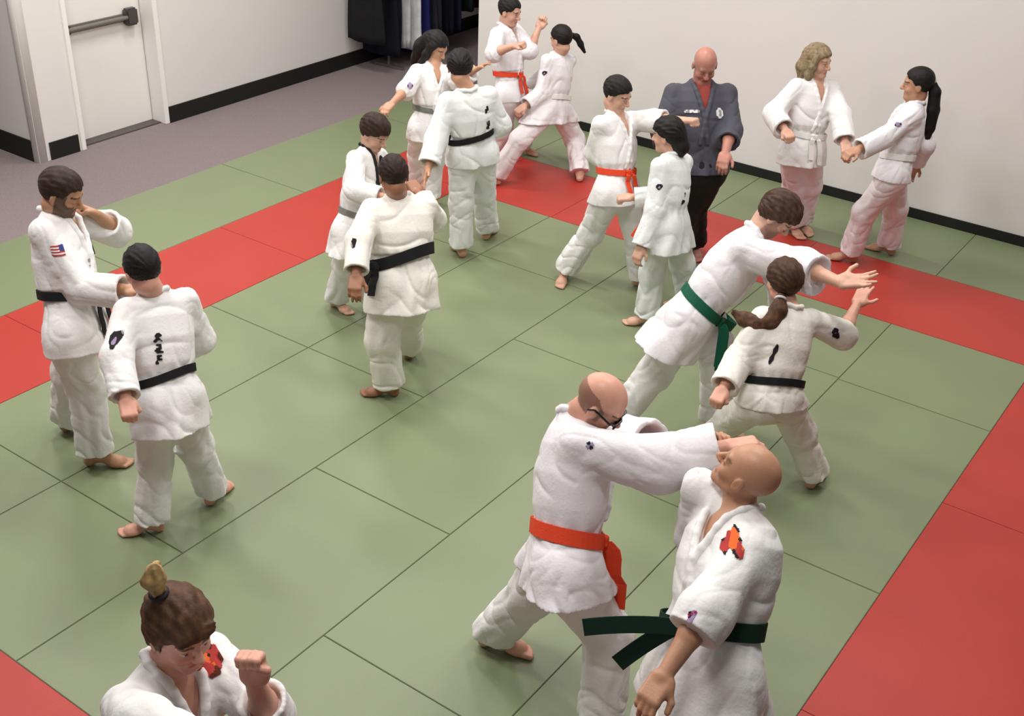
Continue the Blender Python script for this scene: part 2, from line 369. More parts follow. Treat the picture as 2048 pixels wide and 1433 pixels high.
def polygonize(prims, h, B=10, marg=.014):
    ad = [p for p in prims if p.op == 'add']
    lo = np.min([p.c-p.r for p in ad], 0)-3*h; hi = np.max([p.c+p.r for p in ad], 0)+3*h
    nb = np.ceil((hi-lo)/h/B).astype(int)
    D = np.full(nb*B+1, .5, f32)
    bi = np.stack(np.meshgrid(*[np.arange(n) for n in nb], indexing='ij'), -1).reshape(-1, 3)
    cc = lo+(bi+.5)*B*h; dc = ev(prims, cc); rad = B*h*.5*1.7321
    act = np.abs(dc) < rad*1.12+marg
    inner = (~act) & (dc < 0)
    for b in bi[inner]: i, j, k = b*B; D[i:i+B+1, j:j+B+1, k:k+B+1] = -.5
    g = np.stack(np.meshgrid(*[np.arange(B+1)]*3, indexing='ij'), -1).reshape(-1, 3)
    pc = np.array([p.c for p in prims]); prr = np.array([p.r for p in prims])
    for b, c in zip(bi[act], cc[act]):
        dist = np.linalg.norm(pc-c, axis=1)-prr
        sub = [p for p, dd in zip(prims, dist) if (dd < rad+.002 if p.op == 'sub' else dd < rad+.03)]
        if not [p for p in sub if p.op == 'add']: continue
        v = ev(sub, lo+(g+b*B)*h).astype(f32).reshape(B+1, B+1, B+1)
        i, j, k = b*B; D[i:i+B+1, j:j+B+1, k:k+B+1] = v
    ins = D < 0
    cnt = np.zeros(np.array(D.shape)-1, np.uint8)
    for c in CORN: cnt += ins[c[0]:D.shape[0]-1+c[0], c[1]:D.shape[1]-1+c[1], c[2]:D.shape[2]-1+c[2]]
    cell = np.stack(np.unravel_index(np.flatnonzero((cnt > 0) & (cnt < 8)), cnt.shape), 1)
    vals = np.stack([D[cell[:, 0]+c[0], cell[:, 1]+c[1], cell[:, 2]+c[2]] for c in CORN], 1).astype(np.float64)
    acc = np.zeros((len(cell), 3)); n = np.zeros(len(cell))
    for a, b in EDG:
        va, vb = vals[:, a], vals[:, b]; m = (va < 0) != (vb < 0)
        t = np.where(m, va/np.where(m, va-vb, 1), 0)
        acc += m[:, None]*(CORN[a]+(CORN[b]-CORN[a])*t[:, None]); n += m
    V = lo+(cell+acc/n[:, None])*h
    idx = np.full(cnt.shape, -1, np.int32); idx[cell[:, 0], cell[:, 1], cell[:, 2]] = np.arange(len(cell))
    Q = []
    for ax in range(3):
        o1, o2 = [(1, 2), (2, 0), (0, 1)][ax]
        s0 = [slice(1, -1)]*3; s1 = [slice(1, -1)]*3; s0[ax] = slice(0, -1); s1[ax] = slice(1, None)
        a = ins[tuple(s0)]; b = ins[tuple(s1)]; df = a != b; e = np.stack(np.unravel_index(np.flatnonzero(df), df.shape), 1)
        if not len(e): continue
        fl = a[e[:, 0], e[:, 1], e[:, 2]]
        off = np.ones(3, int); off[ax] = 0; e = e+off
        d1 = np.zeros(3, int); d1[o1] = 1; d2 = np.zeros(3, int); d2[o2] = 1
        gi_ = lambda q: idx[q[:, 0], q[:, 1], q[:, 2]]
        q = np.stack([gi_(e-d1-d2), gi_(e-d2), gi_(e), gi_(e-d1)], 1)
        q[~fl] = q[~fl][:, ::-1]; Q.append(q)
    Q = np.concatenate(Q); Q = Q[(Q >= 0).all(1)]
    return V, Q
def relax(V, Q, it=1, f=.5):
    E = np.concatenate([Q[:, [0, 1]], Q[:, [1, 2]], Q[:, [2, 3]], Q[:, [3, 0]]])
    for _ in range(it):
        s = np.zeros_like(V); c = np.zeros(len(V))
        for a, b in ((0, 1), (1, 0)):
            for k in range(3): s[:, k] += np.bincount(E[:, a], V[E[:, b], k], len(V))
            c += np.bincount(E[:, a], minlength=len(V))
        V = V*(1-f)+f*s/np.maximum(c, 1)[:, None]
    return V
def quadmesh(name, V, Q, mat_, parent, base, tint=None):
    me = bpy.data.meshes.new(name); V = V-base
    me.vertices.add(len(V)); me.vertices.foreach_set('co', V.astype(f32).ravel())
    nq = len(Q); me.loops.add(nq*4); me.polygons.add(nq)
    me.loops.foreach_set('vertex_index', Q.astype(np.int32).ravel())
    me.polygons.foreach_set('loop_start', np.arange(nq, dtype=np.int32)*4)
    me.polygons.foreach_set('use_smooth', np.ones(nq, bool))
    me.update(calc_edges=True)
    if tint is not None:
        at = me.color_attributes.new('tint', 'FLOAT_COLOR', 'POINT')
        at.data.foreach_set('color', np.concatenate([tint, np.ones((len(V), 1))], 1).astype(f32).ravel())
    return link(name, me, mat_, parent)
def sdfmesh(name, prims, h, mat_, parent, base, tintf=None, rel=1):
    V, Q = polygonize(prims, h)
    if rel: V = relax(V, Q, rel)
    return quadmesh(name, V, Q, mat_, parent, base, None if tintf is None else tintf(V))
POSES={
'bearded':{'pel':[-5.007,3.166,0.924],'neck':[-5.199,3.292,1.487],'ls':[-0.5,0.842,-0.202],'lh':[-0.54,0.842,0.0],'fs':[0.842,0.54,0.0],'fh':[0.842,0.54,0.0],'T':[0.845,-0.534,0.0],'R':[0.534,0.845,0.0],'sh':[[-5.267,3.425,1.399],[-5.094,3.135,1.469]],'hip':[[-5.057,3.243,0.904],[-4.957,3.088,0.904]],'an':[[-5.453,3.313,0.089],[-5.054,3.186,0.089]],'kn':[[-5.276,3.257,0.503],[-5.075,3.213,0.502]],'el':[[-5.255,3.675,1.236],[-4.903,3.181,1.188]],'wr':[[-5.152,3.508,1.409],[-4.661,3.277,1.215]],'ft':[[0.885,0.465,0.0],[0.791,0.611,0.0]],'head':[-5.115,3.291,1.621],'hx':[-0.54,0.842,0.0],'hy':[0.763,0.49,-0.423],'hz':[0.356,0.228,0.906],'base':[-5.253,3.249,0.0],'k':1.047},
'boyback':{'pel':[-4.177,3.074,0.843],'neck':[-4.36,3.217,1.313],'ls':[-0.243,-0.964,0.109],'lh':[-0.197,-0.98,0.0],'fs':[-0.98,0.197,-0.0],'fh':[-0.98,0.197,-0.0],'T':[0.805,-0.593,0.0],'R':[0.593,0.805,0.0],'sh':[[-4.379,3.058,1.285],[-4.306,3.35,1.251]],'hip':[[-4.193,2.995,0.823],[-4.161,3.153,0.823]],'an':[[-4.33,2.988,0.078],[-4.281,3.364,0.078]],'kn':[[-4.3,3.041,0.447],[-4.228,3.252,0.443]],'el':[[-4.251,2.876,1.148],[-4.291,3.408,0.997]],'wr':[[-4.083,2.778,1.025],[-4.471,3.44,0.859]],'ft':[[-0.661,-0.751,-0.0],[-0.236,0.972,0.0]],'head':[-4.375,3.175,1.455],'hx':[-0.282,-0.96,0.0],'hy':[-0.87,0.255,-0.423],'hz':[-0.406,0.119,0.906],'base':[-4.306,3.176,0.0],'k':0.918},
'headguard':{'pel':[-2.209,1.44,0.878],'neck':[-2.269,1.553,1.42],'ls':[-0.02,0.992,-0.123],'lh':[-0.033,0.999,0.0],'fs':[0.999,0.033,0.0],'fh':[0.999,0.033,0.0],'T':[0.838,-0.546,0.0],'R':[0.546,0.838,0.0],'sh':[[-2.266,1.702,1.348],[-2.26,1.382,1.388]],'hip':[[-2.211,1.526,0.858],[-2.206,1.354,0.858]],'an':[[-1.978,1.288,0.083],[-2.198,1.226,0.083]],'kn':[[-2.038,1.392,0.486],[-2.222,1.341,0.458]],'el':[[-2.0,1.679,1.27],[-2.043,1.289,1.535]],'wr':[[-1.955,1.605,1.498],[-1.802,1.326,1.535]],'ft':[[0.999,0.033,0.0],[0.999,0.033,0.0]],'head':[-2.222,1.574,1.564],'hx':[0.158,0.987,0.0],'hy':[0.958,-0.153,-0.242],'hz':[0.239,-0.038,0.97],'base':[-2.088,1.257,0.0],'k':0.976},
'boyblackcollar':{'pel':[-5.038,5.362,0.749],'neck':[-5.07,5.572,1.229],'ls':[-0.138,0.961,-0.239],'lh':[-0.143,0.99,0.0],'fs':[0.99,0.143,0.0],'fh':[0.99,0.143,0.0],'T':[0.685,-0.729,0.0],'R':[0.729,0.685,0.0],'sh':[[-5.087,5.689,1.151],[-5.048,5.417,1.219]],'hip':[[-5.049,5.437,0.729],[-5.028,5.287,0.729]],'an':[[-5.119,5.618,0.073],[-5.33,5.464,0.073]],'kn':[[-5.094,5.551,0.403],[-5.178,5.412,0.409]],'el':[[-5.024,5.775,0.931],[-4.919,5.262,1.08]],'wr':[[-4.861,5.636,0.908],[-4.712,5.317,1.066]],'ft':[[0.99,0.143,0.0],[0.993,-0.118,0.0]],'head':[-5.016,5.575,1.361],'hx':[-0.056,0.998,0.0],'hy':[0.865,0.049,-0.5],'hz':[0.499,0.028,0.866],'base':[-5.224,5.541,0.0],'k':0.859},
'darkback':{'pel':[-4.177,4.855,0.806],'neck':[-4.314,4.993,1.275],'ls':[-0.509,-0.859,0.058],'lh':[-0.489,-0.872,0.0],'fs':[-0.872,0.489,-0.0],'fh':[-0.872,0.489,-0.0],'T':[0.652,-0.758,0.0],'R':[0.758,0.652,0.0],'sh':[[-4.388,4.83,1.237],[-4.212,5.127,1.216]],'hip':[[-4.218,4.782,0.786],[-4.136,4.928,0.786]],'an':[[-4.252,4.799,0.081],[-4.479,5.259,0.081]],'kn':[[-4.249,4.744,0.432],[-4.32,5.065,0.414]],'el':[[-4.28,4.598,1.145],[-4.298,5.305,1.03]],'wr':[[-4.165,4.438,1.011],[-4.496,5.383,1.137]],'ft':[[-0.812,-0.584,-0.0],[-0.652,0.758,0.0]],'head':[-4.32,4.954,1.421],'hx':[-0.563,-0.826,0.0],'hy':[-0.749,0.511,-0.423],'hz':[-0.349,0.238,0.906],'base':[-4.365,5.029,0.0],'k':0.953},
'longhair':{'pel':[-5.927,7.248,0.751],'neck':[-5.984,7.382,1.23],'ls':[0.454,0.884,-0.112],'lh':[0.434,0.901,0.0],'fs':[0.901,-0.434,0.0],'fh':[0.901,-0.434,0.0],'T':[0.633,-0.774,0.0],'R':[0.774,0.633,0.0],'sh':[[-5.912,7.498,1.167],[-6.044,7.24,1.2]],'hip':[[-5.893,7.318,0.731],[-5.961,7.178,0.731]],'an':[[-6.005,7.37,0.075],[-6.238,7.469,0.075]],'kn':[[-6.008,7.414,0.402],[-6.142,7.356,0.43]],'el':[[-5.712,7.345,1.17],[-5.973,7.016,1.11]],'wr':[[-5.528,7.331,1.291],[-5.943,6.805,1.053]],'ft':[[0.901,-0.434,0.0],[0.901,-0.434,0.0]],'head':[-5.995,7.422,1.37],'hx':[0.013,1.0,0.0],'hy':[0.866,-0.011,-0.5],'hz':[0.5,-0.006,0.866],'base':[-6.122,7.419,0.0],'k':0.882},
'tallback':{'pel':[-5.111,6.766,0.868],'neck':[-5.135,6.724,1.354],'ls':[-0.543,-0.838,-0.06],'lh':[-0.544,-0.839,0.0],'fs':[-0.839,0.544,-0.0],'fh':[-0.839,0.544,-0.0],'T':[0.603,-0.798,0.0],'R':[0.798,0.603,0.0],'sh':[[-5.22,6.594,1.291],[-5.045,6.864,1.31]],'hip':[[-5.157,6.694,0.848],[-5.064,6.838,0.848]],'an':[[-5.186,6.738,0.083],[-5.224,7.137,0.083]],'kn':[[-5.181,6.724,0.457],[-5.161,6.993,0.462]],'el':[[-5.222,6.467,1.021],[-5.008,6.967,1.055]],'wr':[[-5.167,6.302,0.85],[-5.181,7.138,1.031]],'ft':[[-0.839,0.544,-0.0],[-0.293,0.956,0.0]],'head':[-5.208,6.724,1.506],'hx':[-0.742,-0.67,0.0],'hy':[-0.63,0.698,-0.342],'hz':[-0.229,0.254,0.94],'base':[-5.205,6.938,0.0],'k':0.976},
'raisedfist':{'pel':[-5.949,8.415,0.743],'neck':[-6.079,8.502,1.316],'ls':[-0.07,0.993,-0.098],'lh':[-0.092,0.996,0.0],'fs':[0.996,0.092,0.0],'fh':[0.996,0.092,0.0],'T':[0.577,-0.817,0.0],'R':[0.817,0.577,0.0],'sh':[[-6.079,8.645,1.253],[-6.057,8.345,1.283]],'hip':[[-5.956,8.495,0.723],[-5.941,8.334,0.723]],'an':[[-6.161,8.953,0.078],[-6.178,8.49,0.078]],'kn':[[-5.961,8.77,0.395],[-6.037,8.44,0.391]],'el':[[-5.859,8.57,1.132],[-5.934,8.135,1.186]],'wr':[[-5.882,8.73,1.296],[-5.725,8.147,1.279]],'ft':[[0.996,0.092,0.0],[0.996,0.092,0.0]],'head':[-6.033,8.49,1.457],'hx':[-0.092,0.996,0.0],'hy':[0.962,0.089,-0.259],'hz':[0.258,0.024,0.966],'base':[-6.17,8.721,0.0],'k':0.918},
'wide':{'pel':[-5.656,8.67,0.63],'neck':[-5.697,8.793,1.082],'ls':[-0.137,-0.98,0.148],'lh':[-0.12,-0.993,0.0],'fs':[-0.993,0.12,-0.0],'fh':[-0.993,0.12,-0.0],'T':[0.546,-0.838,0.0],'R':[0.838,0.546,0.0],'sh':[[-5.713,8.632,1.055],[-5.672,8.928,1.011]],'hip':[[-5.665,8.59,0.61],[-5.646,8.75,0.61]],'an':[[-5.881,8.128,0.078],[-5.343,8.707,0.078]],'kn':[[-5.715,8.261,0.42],[-5.569,8.949,0.269]],'el':[[-5.69,8.547,0.79],[-5.849,8.814,0.856]],'wr':[[-5.742,8.343,0.701],[-6.03,8.845,0.719]],'ft':[[-0.999,-0.054,-0.0],[-0.546,0.838,0.0]],'head':[-5.669,8.769,1.225],'hx':[-0.12,-0.993,0.0],'hy':[-0.959,0.116,-0.259],'hz':[-0.257,0.031,0.966],'base':[-5.612,8.418,0.0],'k':0.918},
'punching':{'pel':[-3.947,6.94,0.82],'neck':[-4.068,7.062,1.326],'ls':[0.208,0.972,-0.106],'lh':[0.18,0.984,0.0],'fs':[0.984,-0.18,0.0],'fh':[0.984,-0.18,0.0],'T':[0.494,-0.869,0.0],'R':[0.869,0.494,0.0],'sh':[[-4.024,7.201,1.26],[-4.088,6.899,1.293]],'hip':[[-3.932,7.022,0.8],[-3.962,6.859,0.8]],'an':[[-3.805,7.168,0.08],[-4.316,6.91,0.08]],'kn':[[-3.838,7.102,0.444],[-4.126,6.937,0.437]],'el':[[-3.781,7.114,1.333],[-4.16,6.966,1.044]],'wr':[[-3.551,7.104,1.384],[-4.135,7.164,0.917]],'ft':[[1.0,-0.007,0.0],[0.336,-0.942,0.0]],'head':[-4.061,7.049,1.475],'hx':[0.007,1.0,0.0],'hy':[0.94,-0.006,-0.342],'hz':[0.342,-0.002,0.94],'base':[-4.06,7.039,0.0],'k':0.941},
'darkhair':{'pel':[-3.371,6.671,0.802],'neck':[-3.457,6.803,1.235],'ls':[-0.089,-0.983,0.161],'lh':[-0.056,-0.998,0.0],'fs':[-0.998,0.056,-0.0],'fh':[-0.998,0.056,-0.0],'T':[0.451,-0.892,0.0],'R':[0.892,0.451,0.0],'sh':[[-3.461,6.644,1.213],[-3.435,6.934,1.165]],'hip':[[-3.376,6.592,0.782],[-3.367,6.749,0.782]],'an':[[-3.45,6.669,0.076],[-3.348,7.076,0.076]],'kn':[[-3.442,6.66,0.426],[-3.351,6.926,0.433]],'el':[[-3.411,6.544,0.942],[-3.486,6.81,0.946]],'wr':[[-3.422,6.422,0.716],[-3.68,6.688,0.913]],'ft':[[-0.85,-0.527,0.0],[-0.993,-0.119,-0.0]],'head':[-3.506,6.795,1.373],'hx':[0.119,-0.993,0.0],'hy':[-0.978,-0.117,-0.174],'hz':[-0.172,-0.021,0.985],'base':[-3.399,6.872,0.0],'k':0.894},
'instructor':{'pel':[-3.624,7.554,0.894],'neck':[-3.739,7.687,1.468],'ls':[0.759,0.651,0.001],'lh':[0.759,0.651,0.0],'fs':[0.651,-0.759,0.0],'fh':[0.651,-0.759,0.0],'T':[0.433,-0.902,0.0],'R':[0.902,0.433,0.0],'sh':[[-3.578,7.804,1.413],[-3.879,7.545,1.412]],'hip':[[-3.554,7.614,0.874],[-3.694,7.494,0.874]],'an':[[-3.784,7.988,0.089],[-3.779,7.745,0.089]],'kn':[[-3.741,7.788,0.49],[-3.755,7.654,0.487]],'el':[[-3.444,7.659,1.188],[-3.85,7.375,1.169]],'wr':[[-3.363,7.428,1.098],[-3.7,7.21,1.031]],'ft':[[0.651,-0.759,0.0],[0.651,-0.759,0.0]],'head':[-3.71,7.655,1.62],'hx':[0.759,0.651,0.0],'hy':[0.59,-0.688,-0.423],'hz':[0.275,-0.321,0.906],'base':[-3.782,7.866,0.0],'k':1.047},
'blonde':{'pel':[-3.247,8.613,0.827],'neck':[-3.285,8.757,1.349],'ls':[0.58,0.808,-0.104],'lh':[0.564,0.826,0.0],'fs':[0.826,-0.564,0.0],'fh':[0.826,-0.564,0.0],'T':[0.353,-0.936,0.0],'R':[0.936,0.353,0.0],'sh':[[-3.189,8.871,1.281],[-3.374,8.614,1.314]],'hip':[[-3.199,8.683,0.807],[-3.294,8.543,0.807]],'an':[[-3.303,9.008,0.082],[-3.339,8.895,0.082]],'kn':[[-3.236,8.885,0.453],[-3.317,8.749,0.451]],'el':[[-3.023,8.714,1.129],[-3.458,8.443,1.116]],'wr':[[-2.902,8.563,0.985],[-3.279,8.291,1.06]],'ft':[[0.826,-0.564,0.0],[0.826,-0.564,0.0]],'head':[-3.289,8.742,1.5],'hx':[0.162,0.987,0.0],'hy':[0.983,-0.162,-0.087],'hz':[0.086,-0.014,0.996],'base':[-3.321,8.952,0.0],'k':0.965},
'braid':{'pel':[-2.504,8.582,0.837],'neck':[-2.496,8.736,1.334],'ls':[0.377,-0.912,0.16],'lh':[0.363,-0.932,0.0],'fs':[-0.932,-0.363,0.0],'fh':[-0.932,-0.363,0.0],'T':[0.28,-0.96,0.0],'R':[0.96,0.28,0.0],'sh':[[-2.437,8.575,1.309],[-2.557,8.865,1.258]],'hip':[[-2.474,8.503,0.817],[-2.535,8.661,0.817]],'an':[[-2.721,8.653,0.082],[-2.533,8.997,0.082]],'kn':[[-2.653,8.59,0.467],[-2.504,8.866,0.461]],'el':[[-2.56,8.385,1.153],[-2.378,8.832,1.017]],'wr':[[-2.671,8.18,1.09],[-2.448,8.934,0.81]],'ft':[[-0.932,-0.363,0.0],[-0.998,0.065,-0.0]],'head':[-2.5,8.73,1.486],'hx':[0.363,-0.932,0.0],'hy':[-0.928,-0.361,-0.087],'hz':[-0.081,-0.032,0.996],'base':[-2.627,8.825,0.0],'k':0.965},
'greenbelt':{'pel':[-2.533,5.458,0.91],'neck':[-2.349,5.737,1.351],'ls':[-0.283,0.931,-0.23],'lh':[-0.172,0.985,0.0],'fs':[0.985,0.172,0.0],'fh':[0.985,0.172,0.0],'T':[0.421,-0.907,0.0],'R':[0.907,0.421,0.0],'sh':[[-2.417,5.869,1.266],[-2.319,5.547,1.345]],'hip':[[-2.549,5.548,0.89],[-2.517,5.367,0.89]],'an':[[-2.443,5.754,0.089],[-2.894,5.285,0.089]],'kn':[[-2.461,5.695,0.501],[-2.707,5.401,0.476]],'el':[[-2.236,5.917,1.034],[-2.014,5.629,1.289]],'wr':[[-2.213,5.99,0.783],[-1.769,5.54,1.311]],'ft':[[0.985,0.172,0.0],[0.996,-0.089,0.0]],'head':[-2.262,5.795,1.471],'hx':[-0.172,0.985,0.0],'hy':[0.697,0.122,-0.707],'hz':[0.697,0.122,0.707],'base':[-2.668,5.52,0.0],'k':1.047},
'ponytail':{'pel':[-1.904,5.181,0.71],'neck':[-1.963,5.392,1.15],'ls':[-0.613,-0.774,0.158],'lh':[-0.571,-0.821,0.0],'fs':[-0.821,0.571,-0.0],'fh':[-0.821,0.571,-0.0],'T':[0.345,-0.939,0.0],'R':[0.939,0.345,0.0],'sh':[[-2.047,5.257,1.13],[-1.866,5.485,1.083]],'hip':[[-1.949,5.116,0.69],[-1.859,5.245,0.69]],'an':[[-2.356,5.366,0.076],[-1.719,5.586,0.076]],'kn':[[-2.159,5.315,0.41],[-1.801,5.457,0.392]],'el':[[-2.084,5.115,0.919],[-1.742,5.669,0.958]],'wr':[[-2.064,4.906,0.842],[-1.755,5.869,1.057]],'ft':[[-0.985,0.171,-0.0],[-0.003,1.0,0.0]],'head':[-2.032,5.43,1.278],'hx':[-0.571,-0.821,0.0],'hy':[-0.808,0.562,-0.174],'hz':[-0.143,0.099,0.985],'base':[-2.037,5.476,0.0],'k':0.894},
'glasses':{'pel':[-1.93,3.228,0.9],'neck':[-2.082,3.5,1.385],'ls':[-0.575,0.756,-0.311],'lh':[-0.586,0.81,-0.0],'fs':[0.81,0.586,0.0],'fh':[0.81,0.586,0.0],'T':[0.513,-0.858,0.0],'R':[0.858,0.513,0.0],'sh':[[-2.167,3.605,1.282],[-1.966,3.341,1.391]],'hip':[[-1.984,3.304,0.88],[-1.875,3.153,0.88]],'an':[[-2.401,3.404,0.09],[-1.711,3.257,0.09]],'kn':[[-2.176,3.382,0.474],[-1.758,3.336,0.498]],'el':[[-2.049,3.823,1.11],[-1.669,3.459,1.358]],'wr':[[-1.82,3.751,1.22],[-1.457,3.607,1.445]],'ft':[[0.934,0.356,0.0],[0.934,0.356,0.0]],'head':[-1.971,3.489,1.5],'hx':[-0.273,0.962,0.0],'hy':[0.788,0.224,-0.574],'hz':[0.552,0.157,0.819],'base':[-2.056,3.331,0.0],'k':1.059},
'bald':{'pel':[-1.181,3.044,0.953],'neck':[-1.275,3.344,1.383],'ls':[0.863,-0.442,0.246],'lh':[0.831,-0.556,0.0],'fs':[-0.556,-0.831,0.0],'fh':[-0.556,-0.831,0.0],'T':[0.362,-0.932,0.0],'R':[0.932,0.362,0.0],'sh':[[-1.161,3.185,1.363],[-1.455,3.384,1.391]],'hip':[[-1.105,2.993,0.933],[-1.256,3.094,0.933]],'an':[[-0.94,3.053,0.088],[-1.408,2.963,0.088]],'kn':[[-1.037,3.125,0.513],[-1.332,3.032,0.505]],'el':[[-1.17,2.91,1.258],[-1.474,3.443,1.102]],'wr':[[-1.19,2.688,1.126],[-1.515,3.597,1.333]],'ft':[[-0.556,-0.831,0.0],[-0.556,-0.831,0.0]],'head':[-1.275,3.366,1.539],'hx':[0.021,-1.0,0.0],'hy':[-0.883,-0.019,0.469],'hz':[0.469,0.01,0.883],'base':[-1.174,3.008,0.0],'k':1.035}}
# ------------------------------------------------------------------ the human figure
def hand_prims(W, d, n, k, pose, side, hs=1.0):
    """W wrist, d along the hand, n palm normal, side=+1 when the thumb is toward cross(n,d)."""
    d = nrm(d); n = nrm(n-d*(n @ d)); s = np.cross(n, d)*side; R = np.array([s, n, d]); g = k*hs
    P = [rbox(W+d*.048*g, (.040*g, .016*g, .050*g), .014*g, R, .02), ell(W+d*.03*g+s*.028*g+n*.006*g, (.020*g, .017*g, .034*g), R, .015)]
    cur = {'fist': (80, 95, 62), 'open': (4, 7, 5), 'relax': (28, 34, 24), 'grip': (45, 60, 40)}[pose]
    for i in range(4):
        o = (.029, .010, -.010, -.028)[i]*g; L = (.074, .082, .076, .060)[i]*g
        p = W+d*(.094-.004*abs(i-1))*g+s*o; a = 0.0; spread = (.10, .03, -.05, -.14)[i]*(1.6 if pose == 'open' else .6)
        jit = (0, 4, -3, 6)[i] if pose != 'fist' else 0
        for q in range(3):
            a += math.radians(cur[q]+jit)
            dr = nrm(d*math.cos(a)+n*math.sin(a)+s*spread*math.cos(a)); e = p+dr*L*(.46, .30, .24)[q]
            P.append(cone(p, e, (.0098-.0006*q)*g, (.0092-.0008*q)*g, .005 if q else .010)); p = e
    p = W+d*.026*g+s*.036*g+n*.004*g
    if pose == 'fist': segs = [(s*.35+d*.8+n*.45, .040), (-s*.75+d*.35+n*.35, .030)]
    elif pose == 'open': segs = [(s*.85+d*.6+n*.1, .044), (s*.6+d*.85, .032)]
    else: segs = [(s*.6+d*.8+n*.35, .042), (s*.1+d*.95+n*.3, .030)]
    for i, (v, L) in enumerate(segs):
        e = p+nrm(v)*L*g; P.append(cone(p, e, (.0125-.001*i)*g, (.0112-.001*i)*g, .012 if i == 0 else .005)); p = e
    return P
def foot_prims(An, f, k, side):
    f = nrm(A(f)*A(1, 1, 0)); s = np.cross(A(0, 0, 1), f); k_ = k
    a = A(An); g = A(a[0], a[1], 0)
    P = [cone(a+A(0, 0, -.005), g-f*.035*k_+A(0, 0, .034*k_), .036*k_, .034*k_, .02),
         cone(a+A(0, 0, -.02*k_), g+f*.12*k_+A(0, 0, .030*k_), .034*k_, .028*k_, .03),
         ell(g+f*.11*k_+A(0, 0, .024*k_), (.046*k_, .05*k_, .024*k_), np.array([s, f, (0, 0, 1)]), .03)]
    for i in range(5):
        o = (.030, .012, -.004, -.018, -.031)[i]*k_*(-side); L = (.062, .064, .058, .050, .040)[i]*k_; r = (.0135, .0105, .010, .0095, .009)[i]*k_
        b = g+f*.122*k_+s*o*1.0+A(0, 0, .018*k_)
        P.append(cone(b, b+f*L+A(0, 0, -.006*k_), r, r, .008))
    P.append(Pr(lambda Q: Q[:, 2]-.003, g, 9, .006, 'sub'))
    return P
def head_prims(Hc, R, hs, neck, k, gaunt=0.0):
    def L(x, y, z): return Hc+(R.T @ A(x, y, z))*hs
    g = hs
    P = [ell(L(0, -.012, .028), A(.077, .098, .088)*g, R, .02), ell(L(0, .020, -.045), A(.060, .066, .072)*g, R, .035),
         ell(L(0, .070, -.097), A(.024, .018, .018)*g, R, .028), cone(L(.048, .005, -.070), L(.018, .062, -.098), .016*g, .015*g, .025), cone(L(-.048, .005, -.070), L(-.018, .062, -.098), .016*g, .015*g, .025),
         cone(L(-.034, .076, .018), L(.034, .076, .018), .012*g, .012*g, .02)]
    for s in (1, -1):
        P += [ell(L(s*.031, .094, -.003), A(.017, .014, .010)*g, R, .012, 'sub'), ell(L(s*.031, .0735, -.003), A(.0135, .0125, .0115)*g, R, .003),
              ell(L(s*.040, .058, -.036), A(.020, .020, .018)*g, R, .025),
              ell(L(s*.080, -.006, -.010), A(.009, .020, .032)*g, R, .008), ell(L(s*.090, .000, -.008), A(.005, .010, .018)*g, R, .006, 'sub'),
              ell(L(s*.012, .096, -.034), A(.008, .010, .008)*g, R, .006)]
    P += [cone(L(0, .084, .010), L(0, .108, -.030), .0075*g, .0125*g, .010), cone(L(-.019, .078, -.064), L(.019, .078, -.064), .0085*g, .0085*g, .006), cone(L(-.014, .0785, -.074), L(.014, .0785, -.074), .0085*g, .0085*g, .006),
          cone(L(0, -.025, -.075), A(neck), .056*k, .062*k, .02)]
    return P
def head_tint(V, Hc, R, hs, skin, brow, lipc, beard=None, cheek=.12, shut=False):
    q = (V-Hc) @ R.T/hs; x, y, z = q.T; T = np.tile(A(skin), (len(V), 1))
    near = (np.abs(z) < .14) & (y > -.06) & (np.abs(x) < .1)
    def mix(m, col, f=1.0):
        mm = (m*f)[:, None]; T[:] = T*(1-mm)+A(col)*mm
    ck = np.exp(-(((np.abs(x)-.042)/.02)**2+((z+.036)/.02)**2))*(y > .03)*near
    mix(ck, A(skin)*A(1.1, .72, .66), cheek*2)
    mix(np.exp(-((x/.016)**2+((z+.032)/.012)**2))*(y > .09), A(skin)*A(1.08, .75, .7), .4)
    if beard is not None:
        bm_ = near & (y > .0) & (z < -.045+.018*(np.abs(x) > .03)+.05*(np.abs(x) > .062)) & ~((np.abs(x) < .022) & (np.abs(z+.069) < .010) & (y > .07))
        mix(bm_.astype(float), beard[0], beard[1])
    mix((near & (y > .06) & (np.abs(x) < .024) & (np.abs(z+.069) < .0095*(1-(np.abs(x)/.034)**2))).astype(float), lipc, .8)
    mix((near & (y > .06) & (np.abs(x) < .020) & (np.abs(z+.069) < .0018)).astype(float), A(lipc)*.4, .7)
    for s in (1, -1):
        dx = (x-s*.031)*s
        mix((near & (y > .045) & (dx > -.019) & (dx < .023) & (np.abs(z-.021-.004*np.cos(dx*60)) < .0042)).astype(float), brow, .85)
        e = near & (y > .05) & (np.abs(dx) < .0135)
        if shut: mix((e & (np.abs(z+.008) < .0028)).astype(float), A(.06, .035, .03), .6)
        else:
            mix((e & (np.abs(z+.004) < .0058*(1-(dx/.016)**2))).astype(float), A(.62, .58, .55), .9)
            mix((e & ((dx-.001)**2+(z+.004)**2 < .0055**2)).astype(float), A(.03, .018, .012), .95)
            mix((e & (np.abs(z-.003) < .0022)).astype(float), A(.05, .03, .025), .5)
    return T
